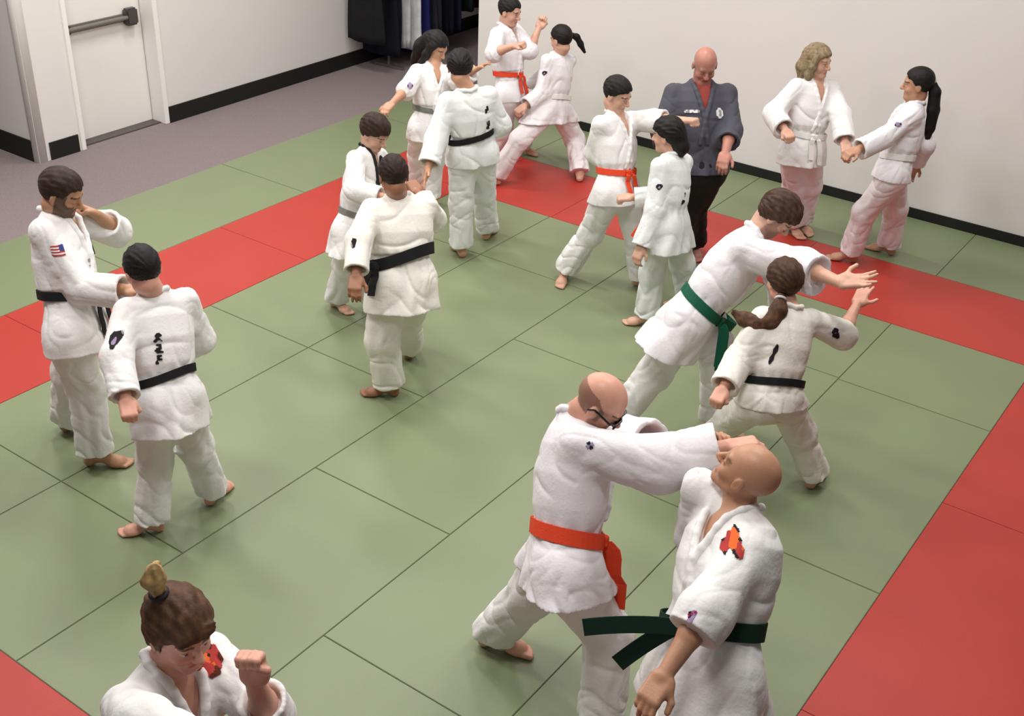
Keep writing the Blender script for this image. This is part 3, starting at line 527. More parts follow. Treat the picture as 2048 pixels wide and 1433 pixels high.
def hair_prims(Hc, R, hs, style, rng):
    def L(x, y, z): return Hc+(R.T @ A(x, y, z))*hs
    g = hs; ph = rng.random()*9
    thick = dict(short=.010, full=.017, tight=.010, bob=.016, long=.014, buzz=.004, shaggy=.020).get(style, .012)
    sk = ell(L(0, -.014, .030), (A(.077, .098, .090)+thick)*g, R, 0)
    front = dict(short=.062, full=.050, tight=.066, bob=.060, long=.062, buzz=.060, shaggy=.045).get(style, .06)
    ys = A(-.12, -.07, -.035, -.012, .004, .022, .045, .075, .12)
    nape = dict(short=-.070, full=-.080, tight=-.062, bob=-.12, long=-.12, buzz=-.06, shaggy=-.095).get(style, -.07)
    side = -.035 if style in ('bob', 'long', 'shaggy') else -.010
    zs = A(nape, nape, -.045, -.02, side if style in ('bob', 'long') else -.002, .012, .032, front, front+.004)
    amp = dict(tight=.0012, buzz=.001, short=.0022, full=.0032, bob=.0030, long=.0025, shaggy=.0050).get(style, .003)
    rr = float(max(.12*g, .1))
    base_fn = sk.fn
    def fn(P):
        q = (P-Hc) @ R.T/g; x, y, z = q.T
        d = base_fn(P)
        th = np.arctan2(x, z+.02); st = np.sin(th*17+5*y*10+ph+2*noise(P, 30, ph))+.7*np.sin(th*29-40*y+ph*2)
        d = d-amp*g*st*.6-amp*noise(P, 38, ph)
        lock = .006*np.sin(x*90+ph)+.004*np.sin(x*170+2*ph)
        zh = np.interp(y, ys, zs)+lock*(y > .02)+.003*np.sin(y*150+ph)
        face = zh-z
        d = smax(d, face*.8*g, .010*g)
        return d
    P = [Pr(fn, L(0, -.014, .03), rr+.02, .01)]
    return P
def strand_fold(ph, amp=.004):
    return (amp, .9, ph, amp*.8)
def ribbon(name, pts, nors, width, thick, m, parent, base, closed=False, wdir=None):
    """A flat strap along pts; nors = outward normals, wdir = direction of the width."""
    n = len(pts); V = []; F = []
    pts = [A(p) for p in pts]
    for i in range(n):
        if wdir is not None: wd = wdir[i]
        else:
            t = pts[min(i+1, n-1)]-pts[max(i-1, 0)]; wd = nrm(np.cross(t, nors[i]))
        for (a, b) in ((-.5, 0), (.5, 0), (.5, 1), (-.5, 1)):
            V.append(pts[i]+wd*a*width+nors[i]*b*thick)
    for i in range(n if closed else n-1):
        j = (i+1) % n
        for a in range(4):
            b = (a+1) % 4; F.append((i*4+a, j*4+a, j*4+b, i*4+b))
    if not closed: F += [(3, 2, 1, 0), tuple(range((n-1)*4, n*4))]
    me = bpy.data.meshes.new(name); me.from_pydata([tuple(v-base) for v in V], [], F); me.update()
    bm = bmesh.new(); bm.from_mesh(me); bmesh.ops.recalc_face_normals(bm, faces=bm.faces); bm.to_mesh(me); bm.free()
    o = link(name, me, m, parent)
    b = o.modifiers.new('bevel', 'BEVEL'); b.width = .0015; b.segments = 2; b.limit_method = 'ANGLE'
    return o
def trace(prims, p0, dr, start=.35):
    """surface point met when coming from outside towards p0 along -dr"""
    dr = np.atleast_2d(dr); dr = dr/np.linalg.norm(dr, axis=1)[:, None]; p0 = np.atleast_2d(p0); t = np.full(len(p0), start)
    for _ in range(36):
        d = ev(prims, p0+dr*t[:, None]); t = t-np.clip(d*.75, -.02, .06)
        t = np.maximum(t, -.1)
    return p0+dr*t[:, None]
PAL = {'w': (.75, .74, .73), 'b': (.05, .06, .22), 'r': (.42, .045, .04), 'k': (.015, .013, .015), 'o': (.75, .14, .03), 'p': (.30, .22, .36), 'g': (.30, .29, .30), 'm': (.35, .02, .12), 'd': (.10, .02, .01)}
def patch(name, prims, p0, dr, upv, w_, h_, rows, parent, base, label=None):
    """embroidered mark on cloth: one flat cell per character, spaces left out"""
    dr = nrm(dr); upv = nrm(A(upv)-dr*(A(upv) @ dr)); rx = np.cross(upv, dr)
    S_UP = 1 if name == 'lettering' else 4
    nr, nc = len(rows), max(len(r) for r in rows)
    if S_UP > 1:                       # round the marks off: blur each colour and keep the strongest
        src = np.full((nr+2, nc+2), ' '); src[1:-1, 1:-1] = [list(r.ljust(nc)) for r in rows]
        keys = sorted(set(src.ravel())); fld = []
        for kx in keys:
            f_ = np.kron((src == kx).astype(float), np.ones((S_UP, S_UP)))
            for _ in range(9): f_ = (f_+np.roll(f_, 1, 0)+np.roll(f_, -1, 0)+np.roll(f_, 1, 1)+np.roll(f_, -1, 1))/5
            fld.append(f_*(.85 if kx == ' ' else 1))
        win = np.argmax(fld, 0); rows = [''.join(keys[v] for v in r) for r in win]
        w_ *= (nc+2)/nc; h_ *= (nr+2)/nr; nr, nc = win.shape
    gx = np.linspace(-.5, .5, nc+1)*w_; gy = np.linspace(.5, -.5, nr+1)*h_
    G = np.array([A(p0)+rx*x+upv*y for y in gy for x in gx]); S = trace(prims, G, dr, .25)
    me = bpy.data.meshes.new(name); V = np.concatenate([S+dr*.0045, S-dr*.002]); n0 = len(S); F = []; col = []
    for r in range(nr):
        for c in range(len(rows[r])):
            ch = rows[r][c]
            if ch == ' ': continue
            a = r*(nc+1)+c; F.append((a, a+nc+1, a+nc+2, a+1)); col.append(PAL[ch])
            for (e0, e1, rr, cc) in ((a, a+1, r-1, c), (a+1, a+nc+2, r, c+1), (a+nc+2, a+nc+1, r+1, c), (a+nc+1, a, r, c-1)):
                out = not (0 <= rr < nr and 0 <= cc < len(rows[rr])) or rows[rr][cc] == ' '
                if out: F.append((e0, e1, e1+n0, e0+n0)); col.append(PAL[ch])
    me.from_pydata([tuple(v-base) for v in V], [], F)
    at = me.color_attributes.new('tint', 'FLOAT_COLOR', 'CORNER')
    arr = []
    for pl, cl in zip(me.polygons, col): arr += [(*cl, 1.0)]*pl.loop_total
    at.data.foreach_set('color', np.array(arr, f32).ravel()); me.update()
    o = link(name, me, M_patch, parent)
    if label: o['label'] = label
    return o

def make_person(key, label, skin, hair, style='short', gi='plain', pants=None, belt='black', fat=1.0, h=.005,
                hands=('relax', 'relax'), cuff=(.80, .80), skirt=.22, vneck=True, tails=True, tail_dir=None, extra=None,
                beard=None, lip=None, hemw=1.0, sleeve=1.0, hairx=None, palm=(None, None), bow=0.0, bl=.19, collar_mat=None,
                shut=False, cuff_up=(0, 0), beltmat=None, broll=0.0, arc=None, tail_wd=None, knot=0, tail_len=.24, bw=.046, hdir=(None, None), undershirt=None, brow=None):
    vneck = True; J = {}
    for a, b in POSES[key].items():
        if a in ('sh', 'el', 'wr', 'hip', 'kn', 'an', 'ft'): J[a+'L'], J[a+'R'] = A(b[0]), A(b[1])
        else: J[a] = A(b) if isinstance(b, list) else b
    k = J['k']; base = J['base']; rng = random.Random(key); ph = rng.random()*6
    root = empty('person', base); tag(root, label, 'person')
    R = np.array([J['hx'], J['hy'], J['hz']]); hs = k**.4*1.03; Hc = J['head']
    neck = J['neck']; pel = J['pel']; T_, R_ = J['T'], J['R']
    Lt = Loft(pel, neck, J['lh'], J['ls'], bow)
    kw = k*fat
    # ---- body: one continuous skin surface
    B = [Lt.prim([-.22, -.1, 0, .2, .35, .6, .8, .92, 1.0, 1.05], A(.11, .135, .135, .122, .135, .152, .148, .110, .06, .045)*kw, A(.08, .095, .095, .088, .096, .108, .098, .078, .058, .045)*kw, .02)]
    for sd, sg in (('L', 1), ('R', -1)):
        sh, el, wr, hp, kn, an = [J[a+sd] for a in ('sh', 'el', 'wr', 'hip', 'kn', 'an')]
        fd = nrm(wr-el)
        B += [cone(neck-Lt.ax*.04*k, sh-Lt.ax*.02*k, .038*k, .040*k, .03), ell(sh-Lt.ax*.012*k, A(.047, .047, .047)*k, None, .02), cone(sh-Lt.ax*.01*k, el, .043*k, .038*k, .03),
              cone(el, el+(wr-el)*.35, .040*k, .041*k, .02), cone(el+(wr-el)*.35, wr, .041*k, .027*k, .02),
              cone(hp, kn, .072*k, .056*k, .015), cone(kn, kn+(an-kn)*.4, .055*k, .056*k, .02), cone(kn+(an-kn)*.4, an, .055*k, .036*k, .02)]
        B += foot_prims(an, J['ft'+sd], k, sg)
        i = 0 if sd == 'L' else 1
        pn = palm[i] if palm[i] is not None else (T_*-.2+A(0, 0, -1) if abs(fd[2]) < .6 else -J['ls']*sg)
        if palm[i] is not None: pn = R_*palm[i][0]+A(0, 0, 1)*palm[i][1]+T_*palm[i][2]
        hd = fd if hdir[i] is None else nrm(R_*hdir[i][0]+A(0, 0, 1)*hdir[i][1]+T_*hdir[i][2])
        hp_ = hand_prims(wr, hd, A(pn), k, hands[i], -sg, 1.05)
        B += hp_
    nb_ = neck+Lt.ax*.0
    B += head_prims(Hc, R, hs, nb_, k)
    lipc = lip if lip is not None else A(skin)*A(.95, .52, .5)
    hc = A(hair)
    def tf(V):
        T = head_tint(V, Hc, R, hs, skin, brow if brow is not None else hc*.8, lipc, beard, shut=shut)
        far = np.linalg.norm(V-Hc, axis=1) > .16
        T[far] = A(skin)
        q = (V-Hc) @ R.T/hs
        if style == 'fringe':          # cropped hair round a bald crown
            m = (q[:, 2] > -.045) & (q[:, 2] < .052-.25*np.maximum(q[:, 1]+.02, 0)*3) & (q[:, 1] < .030) & (np.abs(q[:, 0]) < .10) & (q[:, 1] > -.13) & ~far
            m &= ~((np.abs(q[:, 0]) > .078) & (np.abs(q[:, 1]+.005) < .022) & (q[:, 2] < .022))
            T[m] = T[m]*.35+hc*.65
        return T
    body = sdfmesh('body', B, h, SKIN, root, base, tf, rel=1)
    # ---- trousers
    P = []
    leg = []
    hm = 1.0
    P.append(ell(pel-Lt.ax*.01, A(.160, .122, .13)*kw, np.array([Lt.l0, np.cross(Lt.l0, Lt.ax), Lt.ax]), .03))
    for sd, sg in (('L', 1), ('R', -1)):
        hp, kn, an = [J[a+sd] for a in ('hip', 'kn', 'an')]; sa = nrm(an-kn); p2 = ph+sg
        end = an-sa*.0*k
        g_ = [cone(hp, kn, .112*kw, .092*kw*hemw, .03, fold=(.016, .105, p2, .0055)), cone(kn, an+sa*.05*k, .090*kw*hemw, .098*k*hemw, .03, fold=(.018, .080, p2+2, .0070)),
              ell(kn+J['fh']*.01, A(.088, .088, .10)*k*hemw, None, .04)]
        g_.append(half(an-sa*.012*k+A(0, 0, .0), sa*.75+A(0, 0, -.45), .004))
        P.append(group(g_, .06))
    P.append(Lt.prim([-.1, .1, .30], A(.150, .140, .132)*kw, A(.118, .112, .104)*kw, .03))
    P.append(Pr(lambda Q: Q[:, 2]-.012, pel, 9, .0, 'sub'))
    sdfmesh('trousers', P, max(h, .006)*1.15, GI[pants or gi], root, base, rel=2)
    # ---- jacket
    tb = bl
    def jf(x, y, t, Pn):
        th = np.arctan2(x, y); n = noise(Pn, 9, ph)
        upz = np.clip((t-tb)/.5, 0, 1); dn = np.clip((tb-t)/.5, 0, 1)
        v1 = 1-np.abs(np.sin(8*t+1.5*np.sin(th+ph)+1.6*n)); v2 = 1-np.abs(np.sin(5*t*np.sign(y)+2.2*np.sin(2*th+ph*2)+1.8*n+1))
        a = (.004-.013*v1**4*np.clip(.5+n*1.4, 0, 1)-.012*v2**3*np.clip(.5-n*1.2, 0, 1))*(1-.3*upz)*np.clip(np.abs(t-tb)*8, 0, 1)
        b = .0045*np.sin(th*13+3*n+ph)*np.exp(-((t-tb)/.10)**2)
        c = (.014*np.sin(th*4+ph+n)+.006*np.sin(th*9+2*n))*dn
        return a+b+c-.003
    Tt = [-.62, -.35, -.12, tb-.03, tb+.03, .36, .6, .8, .92, 1.0, 1.05]
    jt = Lt.prim(Tt, A(.205, .198, .182, .152, .152, .172, .186, .184, .150, .082, .070)*kw, A(.160, .155, .145, .122, .122, .138, .142, .122, .098, .074, .066)*kw, .02, jf)
    sk_n = nrm(Lt.ax*.6+A(0, 0, .4)); skn = skirt*k
    tors = [jt]
    for sd in 'LR':
        hp, kn = J['hip'+sd], J['kn'+sd]
        tors.append(cone(hp+A(0, 0, .02), hp+(kn-hp)*.62, .120*kw, .128*kw, .05, fold=(.012, .13, ph, .004)))
    tors.append(half(pel-sk_n*skn, -sk_n, .004))
    torso_only = list(tors)
    Jp = [group(tors, .02)]
    if vneck:
        v0 = .60
        def vf(Pn):
            x, y, t = Lt.loc(Pn); wv = np.clip(t-v0, 0, 1)*.165*k
            return np.maximum(np.maximum(np.abs(x)-wv, -(y-.01)), -(t-v0)*Lt.S)
        Jp.append(Pr(vf, neck, .4, .004, 'sub'))
    for sd, sg in (('L', 1), ('R', -1)):
        i = 0 if sd == 'L' else 1
        sh, el, wr = [J[a+sd] for a in ('sh', 'el', 'wr')]; p2 = ph+sg*1.3; s_ = (sleeve[i] if isinstance(sleeve, tuple) else sleeve)*k
        cf = cuff[i]; cu = el+(wr-el)*cf; fd = nrm(wr-el); ud = nrm(el-sh)
        g_ = [cone(neck-Lt.ax*.045*k, sh-Lt.ax*.010*k, .055*k, .060*k, .05), cone(sh-Lt.ax*.008*k, el, .066*k, .076*s_, .03, fold=(.012, .095, p2, .003))]
        if cf > 0:
            fa = [cone(el, cu+fd*.04, .076*s_, .074*s_, .03, fold=(.012, .07, p2+1, .003))]
            lev = 1-abs(fd[2])
            if lev > .45: fa.append(cone(el+(cu-el)*.25-A(0, 0, .030*s_*lev), cu-A(0, 0, .034*s_*lev), .062*s_, .066*s_, .035, fold=(.010, .08, p2+3, .003)))
            fa += [half(cu, fd, .003), cone(cu-fd*.05, cu+fd*.05, .052*s_, .064*s_, .004, 'sub')]
            lev = 1-abs(ud[2])
            if lev > .45: g_.append(cone(sh+(el-sh)*.25-A(0, 0, .030*s_*lev), el-A(0, 0, .034*s_*lev), .062*s_, .066*s_, .035, fold=(.010, .08, p2+3, .003)))
            g_.append(group(fa, .03))
        else:
            cu = sh+(el-sh)*(1+cf); g_ = [cone(neck-Lt.ax*.045*k, sh-Lt.ax*.010*k, .055*k, .060*k, .05), cone(sh-Lt.ax*.008*k, cu+ud*.04, .066*k, .080*s_, .03, fold=(.010, .08, p2, .003)), half(cu, ud, .003), cone(cu-ud*.05, cu+ud*.05, .056*s_, .068*s_, .004, 'sub')]
        Jp.append(group(g_, .045))
    jk = sdfmesh('jacket', Jp, max(h, .006)*1.05, GI[gi], root, base, rel=1)
    # collar band
    if vneck:
        def cpt(x, t, sgn):
            P0 = Lt.world(x, 0, t); fr = nrm(Lt.world(x, 1, t)-P0)
            return trace(torso_only, [P0], fr, .3)[0]+fr*.000
        nk = []
        v0 = .60
        cprims = []
        for s in (1, -1):
            pts = []
            for tt in (1.0, .93, .86, .78, .70, .62, .54, .46, .38, .30):
                x = s*(np.clip(tt-v0, 0, 1)*.165*k+.004*k) if tt > v0 else s*(.004*k-(v0-tt)*.10*k)
                pts.append(cpt(x, tt, s))
            pts.append(None)
            pts = [p for p in pts if p is not None]
            top = Lt.world(s*.068*k, -.01*k, 1.035)
            pts = [Lt.world(0, -.072*k, 1.03), Lt.world(s*.045*k, -.058*k, 1.045), top]+pts
            n = 10 if s > 0 else 8
            for a, b in zip(pts[:-1], pts[1:]): cprims.append(cone(a, b, .0155*k, .0155*k, .008))
        sdfmesh('collar', cprims, .0065, collar_mat or GI[gi], jk, base, rel=1)
    else:
        cprims = []
        ring = [Lt.world(math.sin(a)*.066*k, -.012*k+math.cos(a)*-.062*k, 1.035-.04*(1-math.cos(a))/2) for a in np.linspace(-2.3, 2.3, 14)]
        for a, b in zip(ring[:-1], ring[1:]): cprims.append(cone(a, b, .015*k, .015*k, .008))
        sdfmesh('collar', cprims, .0065, collar_mat or GI[gi], jk, base, rel=1)
    if undershirt is not None:
        up_ = [Lt.prim([.55, .8, .92, 1.0, 1.03], A(.14, .14, .115, .075, .066)*kw, A(.122, .112, .09, .066, .06)*kw, .01)]
        sdfmesh('undershirt', up_, .008, undershirt, root, base)
    # ---- belt
    bm_ = BELT[belt or 'black']
    n = 56; tilt = -.018*k
    ang = np.linspace(0, 2*PI, n, endpoint=False); wb = bw*k
    lat = nrm(Lt.l0*(1-min(tb*1.2, 1))+Lt.l1*min(tb*1.2, 1)); fr = np.cross(lat, Lt.ax); c0 = Lt.world(0, 0, tb)
    nn = [(c0+Lt.ax*(tilt*math.cos(a)+broll*k*math.sin(a)), lat*math.sin(a)+fr*math.cos(a)) for a in ang]
    Q_ = np.array([cc+Lt.ax*o*wb for o in (-.5, 0, .5) for cc, dr in nn]); Dd = np.array([dr for o in (0, 1, 2) for cc, dr in nn])
    S_ = trace(torso_only, Q_, Dd, .26); pts = np.einsum('ij,ij->i', S_-Q_, Dd).reshape(3, n).max(0)
    rr = np.array(pts); rr = (rr+np.roll(rr, 1)+np.roll(rr, -1))/3+.001
    bp = [cc+dr*r for r, (cc, dr) in zip(rr, nn)]; bn = [dr for _, dr in nn]
    if belt is None: tails = False; bo = None
    elif arc is None: bo = ribbon('belt', bp, bn, wb, .007, bm_, root, base, True, [Lt.ax]*n)
    else:
        sel = [i % n for i in range(int(arc[0]*n/360), int(arc[1]*n/360))]
        bo = ribbon('belt', [bp[i] for i in sel], [bn[i] for i in sel], wb, .007, bm_, root, base, False, [Lt.ax]*len(sel))
    if tails:
        ki = int(round(knot/360*n)) % n; kf = bp[ki]+bn[ki]*.012; td = fr if ki == 0 else bn[ki]
        if ki: lat = nrm(np.cross(Lt.ax, bn[ki]))
        kn_p = [rbox(kf, A(.026, .014, .024)*k, .010, np.array([lat, fr, Lt.ax]), .01), cone(kf-lat*.02*k+Lt.ax*.012, kf+lat*.02*k-Lt.ax*.012, .015*k, .015*k, .008)]
        sdfmesh('knot', kn_p, .005, bm_, bo, base, rel=1)
        for s in (1, -1):
            if tail_dir is not None:
                v_ = tail_dir if not isinstance(tail_dir[0], tuple) else tail_dir[0 if s > 0 else 1]; td = nrm(R_*v_[0]+A(0, 0, 1)*v_[1]+T_*v_[2])
            L_ = tail_len*k*(1.0+.12*s); pt = []; nr_ = []
            p = kf+lat*s*.014*k; nsg = 9
            for q in range(nsg):
                pt.append(p.copy()); nr_.append(nrm(td*A(1, 1, .2)+A(0, 0, .05)))
                g = min(1, q/2.0); dv = nrm(A(0, 0, -1)*(.3+.7*g)+lat*s*.22*(1-.5*g)+td*.25*(1-g)) if tail_dir is None else nrm(td+A(0, 0, -.04*q)+T_*s*.10)
                p = p+dv*L_/nsg
                if tail_dir is None:      # keep it outside the skirt
                    d = ev(torso_only, p[None])[0]
                    if d < .012: p = p+td*(.014-d)
            wd = [(lat if tail_wd is None else nrm(R_*tail_wd[0]+A(0, 0, 1)*tail_wd[1]+T_*tail_wd[2])) if tail_dir is None else nrm(np.cross(T_+A(0, 0, .45), (pt[min(q+1, nsg-1)]-pt[max(q-1, 0)]))) for q in range(nsg)]
            if tail_dir is not None: nr_ = [nrm(np.cross(w_, td)) for w_ in wd]
            ribbon('belt_tail', pt, [x-0 for x in nr_], wb*.95, .006, bm_, bo, base, False, wd)
    # ---- hair
    ho = None
    if style not in ('bald', 'fringe'):
        Hp = hair_prims(Hc, R, hs, style, rng)
        hb = hc
        def ht(V):
            n_ = noise(V-Hc, 60, ph)*.5+noise((V-Hc)*A(1, 1, .25), 160, ph)*.5
            c_ = np.tile(hb, (len(V), 1))*(1+.35*n_[:, None])
            return np.clip(c_, 0, 1)
        if hairx: Hp = Hp+hairx(Hc, R, hs, R_, T_, rng)
        ho = sdfmesh('hair', Hp, min(h, .0046), HAIRM, root, base, ht, rel=1)
    ctx = dict(root=root, base=base, J=J, Lt=Lt, Jp=Jp, torso=torso_only, Hc=Hc, R=R, hs=hs, k=k, T=T_, Rr=R_, jk=jk, hair=ho, hc=hc, bo=bo, P=P, neck=neck)
    if extra: extra(ctx)
    return ctx
def chain(pts, rads, ph=0.0, k=.015, amp=.004):
    return [cone(a, b, r1, r2, k, fold=(amp, .5, ph+i, amp*.9)) for i, (a, b, r1, r2) in enumerate(zip(pts[:-1], pts[1:], rads[:-1], rads[1:]))]
def hair_tail(name, pts, rads, col, ctx, amp=.004):
    c = A(col)
    return sdfmesh(name, chain(pts, rads, 1.0, .015, amp), .005, HAIRM, ctx['hair'], ctx['base'], lambda V: np.clip(np.tile(c, (len(V), 1))*(1+.35*noise(V*A(1, 1, .3), 120)[:, None]), 0, 1))
def tie(p, ax, r, ctx, m=None):
    bm = bmesh.new(); u, v = basis_from(ax)
    vs = []
    for i in range(16):
        a = i/16*2*PI; c = u*math.cos(a)+v*math.sin(a)
        vs.append([bm.verts.new(tuple(A(p)-ctx['base']+c*(r+.006*math.cos(b))+nrm(ax)*.008*math.sin(b))) for b in np.linspace(0, 2*PI, 8, endpoint=False)])
    for i in range(16):
        for j in range(8): bm.faces.new((vs[i][j], vs[(i+1) % 16][j], vs[(i+1) % 16][(j+1) % 8], vs[i][(j+1) % 8]))
    return bobj('hair_tie', bm, m or M_tie, ctx['hair'], smooth=True)
def arm_patch(ctx, sd, t, dr, w_, h_, rows, label, seg='up', name='patch'):
    J = ctx['J']; a, b = (J['sh'+sd], J['el'+sd]) if seg == 'up' else (J['el'+sd], J['wr'+sd])
    d = ctx['Rr']*dr[0]+A(0, 0, 1)*dr[1]+ctx['T']*dr[2]
    return patch(name, ctx['Jp'], a+(b-a)*t, d, A(0, 0, 1) if abs(nrm(b-a)[2]) > .5 else -(b-a), w_, h_, rows, ctx['jk'], ctx['base'], label)
def torso_patch(ctx, x, y, t, w_, h_, rows, label, name='patch', ang=None):
    Lt = ctx['Lt']; p0 = Lt.world(0, 0, t); p1 = Lt.world(x, y, t); d = nrm(p1-p0)
    return patch(name, ctx['Jp'], p0, d, Lt.ax, w_, h_, rows, ctx['jk'], ctx['base'], label)
# ------------------------------------------------------------------ the people
FAIR = (.62, .36, .26); PINK = (.66, .34, .25); TAN = (.50, .27, .17); BROWN = (.30, .135, .075); OLIVE = (.45, .24, .14); RED = (.45, .20, .15); TANBALD = (.50, .26, .16)
BLACKH = (.010, .008, .008); DKBR = (.030, .016, .011); BRWN = (.085, .040, .020); LBR = (.16, .085, .045); BLOND = (.25, .185, .11); GREYH = (.30, .26, .22)
FLAG = ['bbbrrrrr', 'bbbwwwww', 'bbbrrrrr', 'bbbwwwww', 'rrrrrrrr', 'wwwwwwww', 'rrrrrrrr']
DKP = [' kkkg', 'kkpkk', 'kppk ', ' kk  ']
KANJI = ['  kk ', ' kkkk', '  k  ', ' kkk ', 'kk  k', '     ', ' kkk ', '   k ', ' kkk ', 'k k  ', ' kkkk', '     ', ' kkk ', ' k   ', ' kkk ', 'k    ', 'kk   ']
EMB = ['  k   ', '  ok  ', ' roo  ', ' rook ', 'kroor ', 'rrooro', 'rr krr', ' k  kr']
LAPEL = ['kk ', 'kgk', ' kk', ' kk', '  k']
def p_bearded(c):
    arm_patch(c, 'R', .28, (.2, .1, 1), .062, .05, [r[::-1] for r in FLAG], 'small flag patch on the sleeve')
    torso_patch(c, .055*c['k'], .13, .70, .05, .11, ['kk ', 'kkk', 'kkk', ' kk', ' kk'], 'black emblem on the chest')
    torso_patch(c, -.02*c['k'], .13, .55, .022, .045, ['g', 'g', ' ', 'g'], 'small grey mark on the chest')
X_ = dict()
make_person('bearded', 'bearded man with black belt holding his fist to his mouth, leftmost figure', OLIVE, DKBR, 'short', 'plain', h=.0048,
            hands=('fist', 'fist'), cuff=(.55, .92), beard=(A(DKBR), .80), extra=p_bearded, bl=.30, shut=True, palm=((-1, 0, .2), None), hdir=((-.9, .5, -.2), None), tail_dir=None, tail_len=.34, skirt=.11)
def p_boyback(c):
    arm_patch(c, 'L', .42, (-.3, .1, 1), .06, .05, DKP, 'dark patch on the sleeve')
    torso_patch(c, .075*c['k'], -.13, .50, .045, .15, KANJI, 'column of dark lettering on the back')
make_person('boyback', 'boy with short black hair and black belt seen from behind, facing the bearded man', PINK, BLACKH, 'short', 'plain', h=.0048,
            hands=('fist', 'relax'), cuff=(.92, .9), extra=p_boyback, vneck=False, tails=False, bl=.22, skirt=.17, broll=-.03)
def p_headguard(c):
    arm_patch(c, 'R', .10, (.05, .55, .85), .075, .06, [r for r in FLAG], 'flag patch on the shoulder')
    J = c['J']; patch('patch', c['Jp'], J['shL']*.86+J['neck']*.14-A(0, 0, .02), c['T']*.75+A(0, 0, .65), A(0, 0, 1)-c['Rr']*.25, .085, .115, ['  dr   ', ' drrrd ', 'drrordr', 'rrookrr', 'drrorrd', 'rdrrord', ' rrrdr ', '  ddd  '], c['jk'], c['base'], 'oval dark red emblem beside the collar')
    Hc, R, hs = c['Hc'], c['R'], c['hs']
    L = lambda x, y, z: Hc+(R.T @ A(x, y, z))*hs
    tie(L(-.040, -.050, .140), R.T @ A(-.15, -.2, 1), .024, c)
    hair_tail('topknot', [L(-.035, -.045, .11), L(-.045, -.055, .165), L(-.050, -.06, .20), L(-.045, -.065, .225)], [.020, .018, .030, .024], (.42, .28, .12), c, .006)
def hx_head(Hc, R, hs, R_, T_, rng):
    L = lambda x, y, z: Hc+(R.T @ A(x, y, z))*hs
    return [cone(L(-.035, -.045, .09), L(-.036, -.047, .125), .030*hs, .020*hs, .03),
            cone(L(-.045, .076, .058), L(.045, .076, .058), .016*hs, .016*hs, .02, fold=(.004, .03, 1, .004)),
            cone(L(.080, .02, .03), L(.080, .026, .0), .012*hs, .008*hs, .02, fold=(.003, .03, 2, .003)), cone(L(-.080, .02, .03), L(-.080, .022, -.01), .012*hs, .007*hs, .02, fold=(.003, .03, 2, .003)),
            cone(L(-.05, -.07, -.04), L(-.05, -.07, -.10), .026*hs, .014*hs, .03)]
make_person('headguard', 'brown-haired woman with a topknot raising her fist, cut off at the bottom left', PINK, BRWN, 'full', 'plain', h=.0042,
            hands=('fist', 'fist'), cuff=(.42, .92), extra=p_headguard, hairx=hx_head, palm=((-.5, 0, .9), (0, 1, .2)), hdir=((0, 1, -.1), None), shut=False, tails=True)
def p_bbc(c):
    torso_patch(c, .10*c['k'], .05, .10, .05, .035, ['kkg', 'gkk'], 'dark mark on the jacket')
make_person('boyblackcollar', 'boy in a jacket with black collar looking down, behind the cream-jacketed man', FAIR, DKBR, 'full', 'plain', h=.0052, vneck=True,
            hands=('relax', 'relax'), cuff=(.85, .85), belt='grey', collar_mat=GI['black'], bl=.18, extra=p_bbc, tail_len=.30)
def hx_bun(Hc, R, hs, R_, T_, rng):
    L = lambda x, y, z: Hc+(R.T @ A(x, y, z))*hs
    return [cone(L(0, -.09, -.02), L(0, -.085, -.085), .042*hs, .030*hs, .03, fold=(.004, .05, 1, .003))]
def p_darkback(c):
    patch('patch', c['Jp'], c['J']['shL']+(c['J']['elL']-c['J']['shL'])*.75, c['T']*1+c['Rr']*-.3, A(0, 0, 1), .03, .04, ['kk', 'gk'], c['jk'], c['base'], 'small dark patch on the sleeve')
make_person('darkback', 'stout dark-skinned person in cream jacket and wide black belt, seen from behind', BROWN, (.022, .011, .009), 'short', 'cream', h=.0048, fat=1.16,
            hands=('relax', 'fist'), cuff=(.86, .80), vneck=False, extra=p_darkback, bw=.075, bl=.30, skirt=.17, tails=True, knot=112, tail_len=.2, broll=-.05)
def hx_long(Hc, R, hs, R_, T_, rng):
    L = lambda x, y, z: Hc+(R.T @ A(x, y, z))*hs
    o = []
    for s in (1, -1):
        o += chain([L(s*.075, .01, .03), L(s*.088, .0, -.06), L(s*.10, .005, -.15), L(s*.105, .03, -.23)], [.026, .030, .028, .014], s, .03, .004)
    o += chain([L(0, -.09, .0), L(0, -.11, -.10), L(0, -.12, -.24)], [.06, .07, .045], 1, .04, .004)
    return o
make_person('longhair', 'girl with long loose black hair and grey belt, bare arm stretched low to her side', TAN, BLACKH, 'long', 'plain', h=.0055,
            hands=('open', 'relax'), cuff=(.85, .12), belt='grey', hairx=hx_long, bl=.30, tails=False, extra=lambda c: arm_patch(c, 'R', .6, (0, .1, 1), .045, .035, ['ppk', 'kpp'], 'small patch on the sleeve'), skirt=.12)
def p_tall(c):
    torso_patch(c, -.10*c['k'], -.10, .72, .03, .05, [' k', 'kk', 'k '], 'dark lettering on the back, upper mark', 'lettering')
    torso_patch(c, -.10*c['k'], -.10, .48, .03, .06, ['k k', ' kk', 'kk '], 'dark lettering on the back, lower mark', 'lettering')
make_person('tallback', 'tall black-haired person seen from behind, facing the long-haired girl, thin black belt', TAN, BLACKH, 'full', 'cool', h=.0052,
            hands=('open', 'relax'), cuff=(.80, .85), vneck=False, tails=False, bl=.28, skirt=.08, extra=p_tall, sleeve=1.1, broll=-.02)
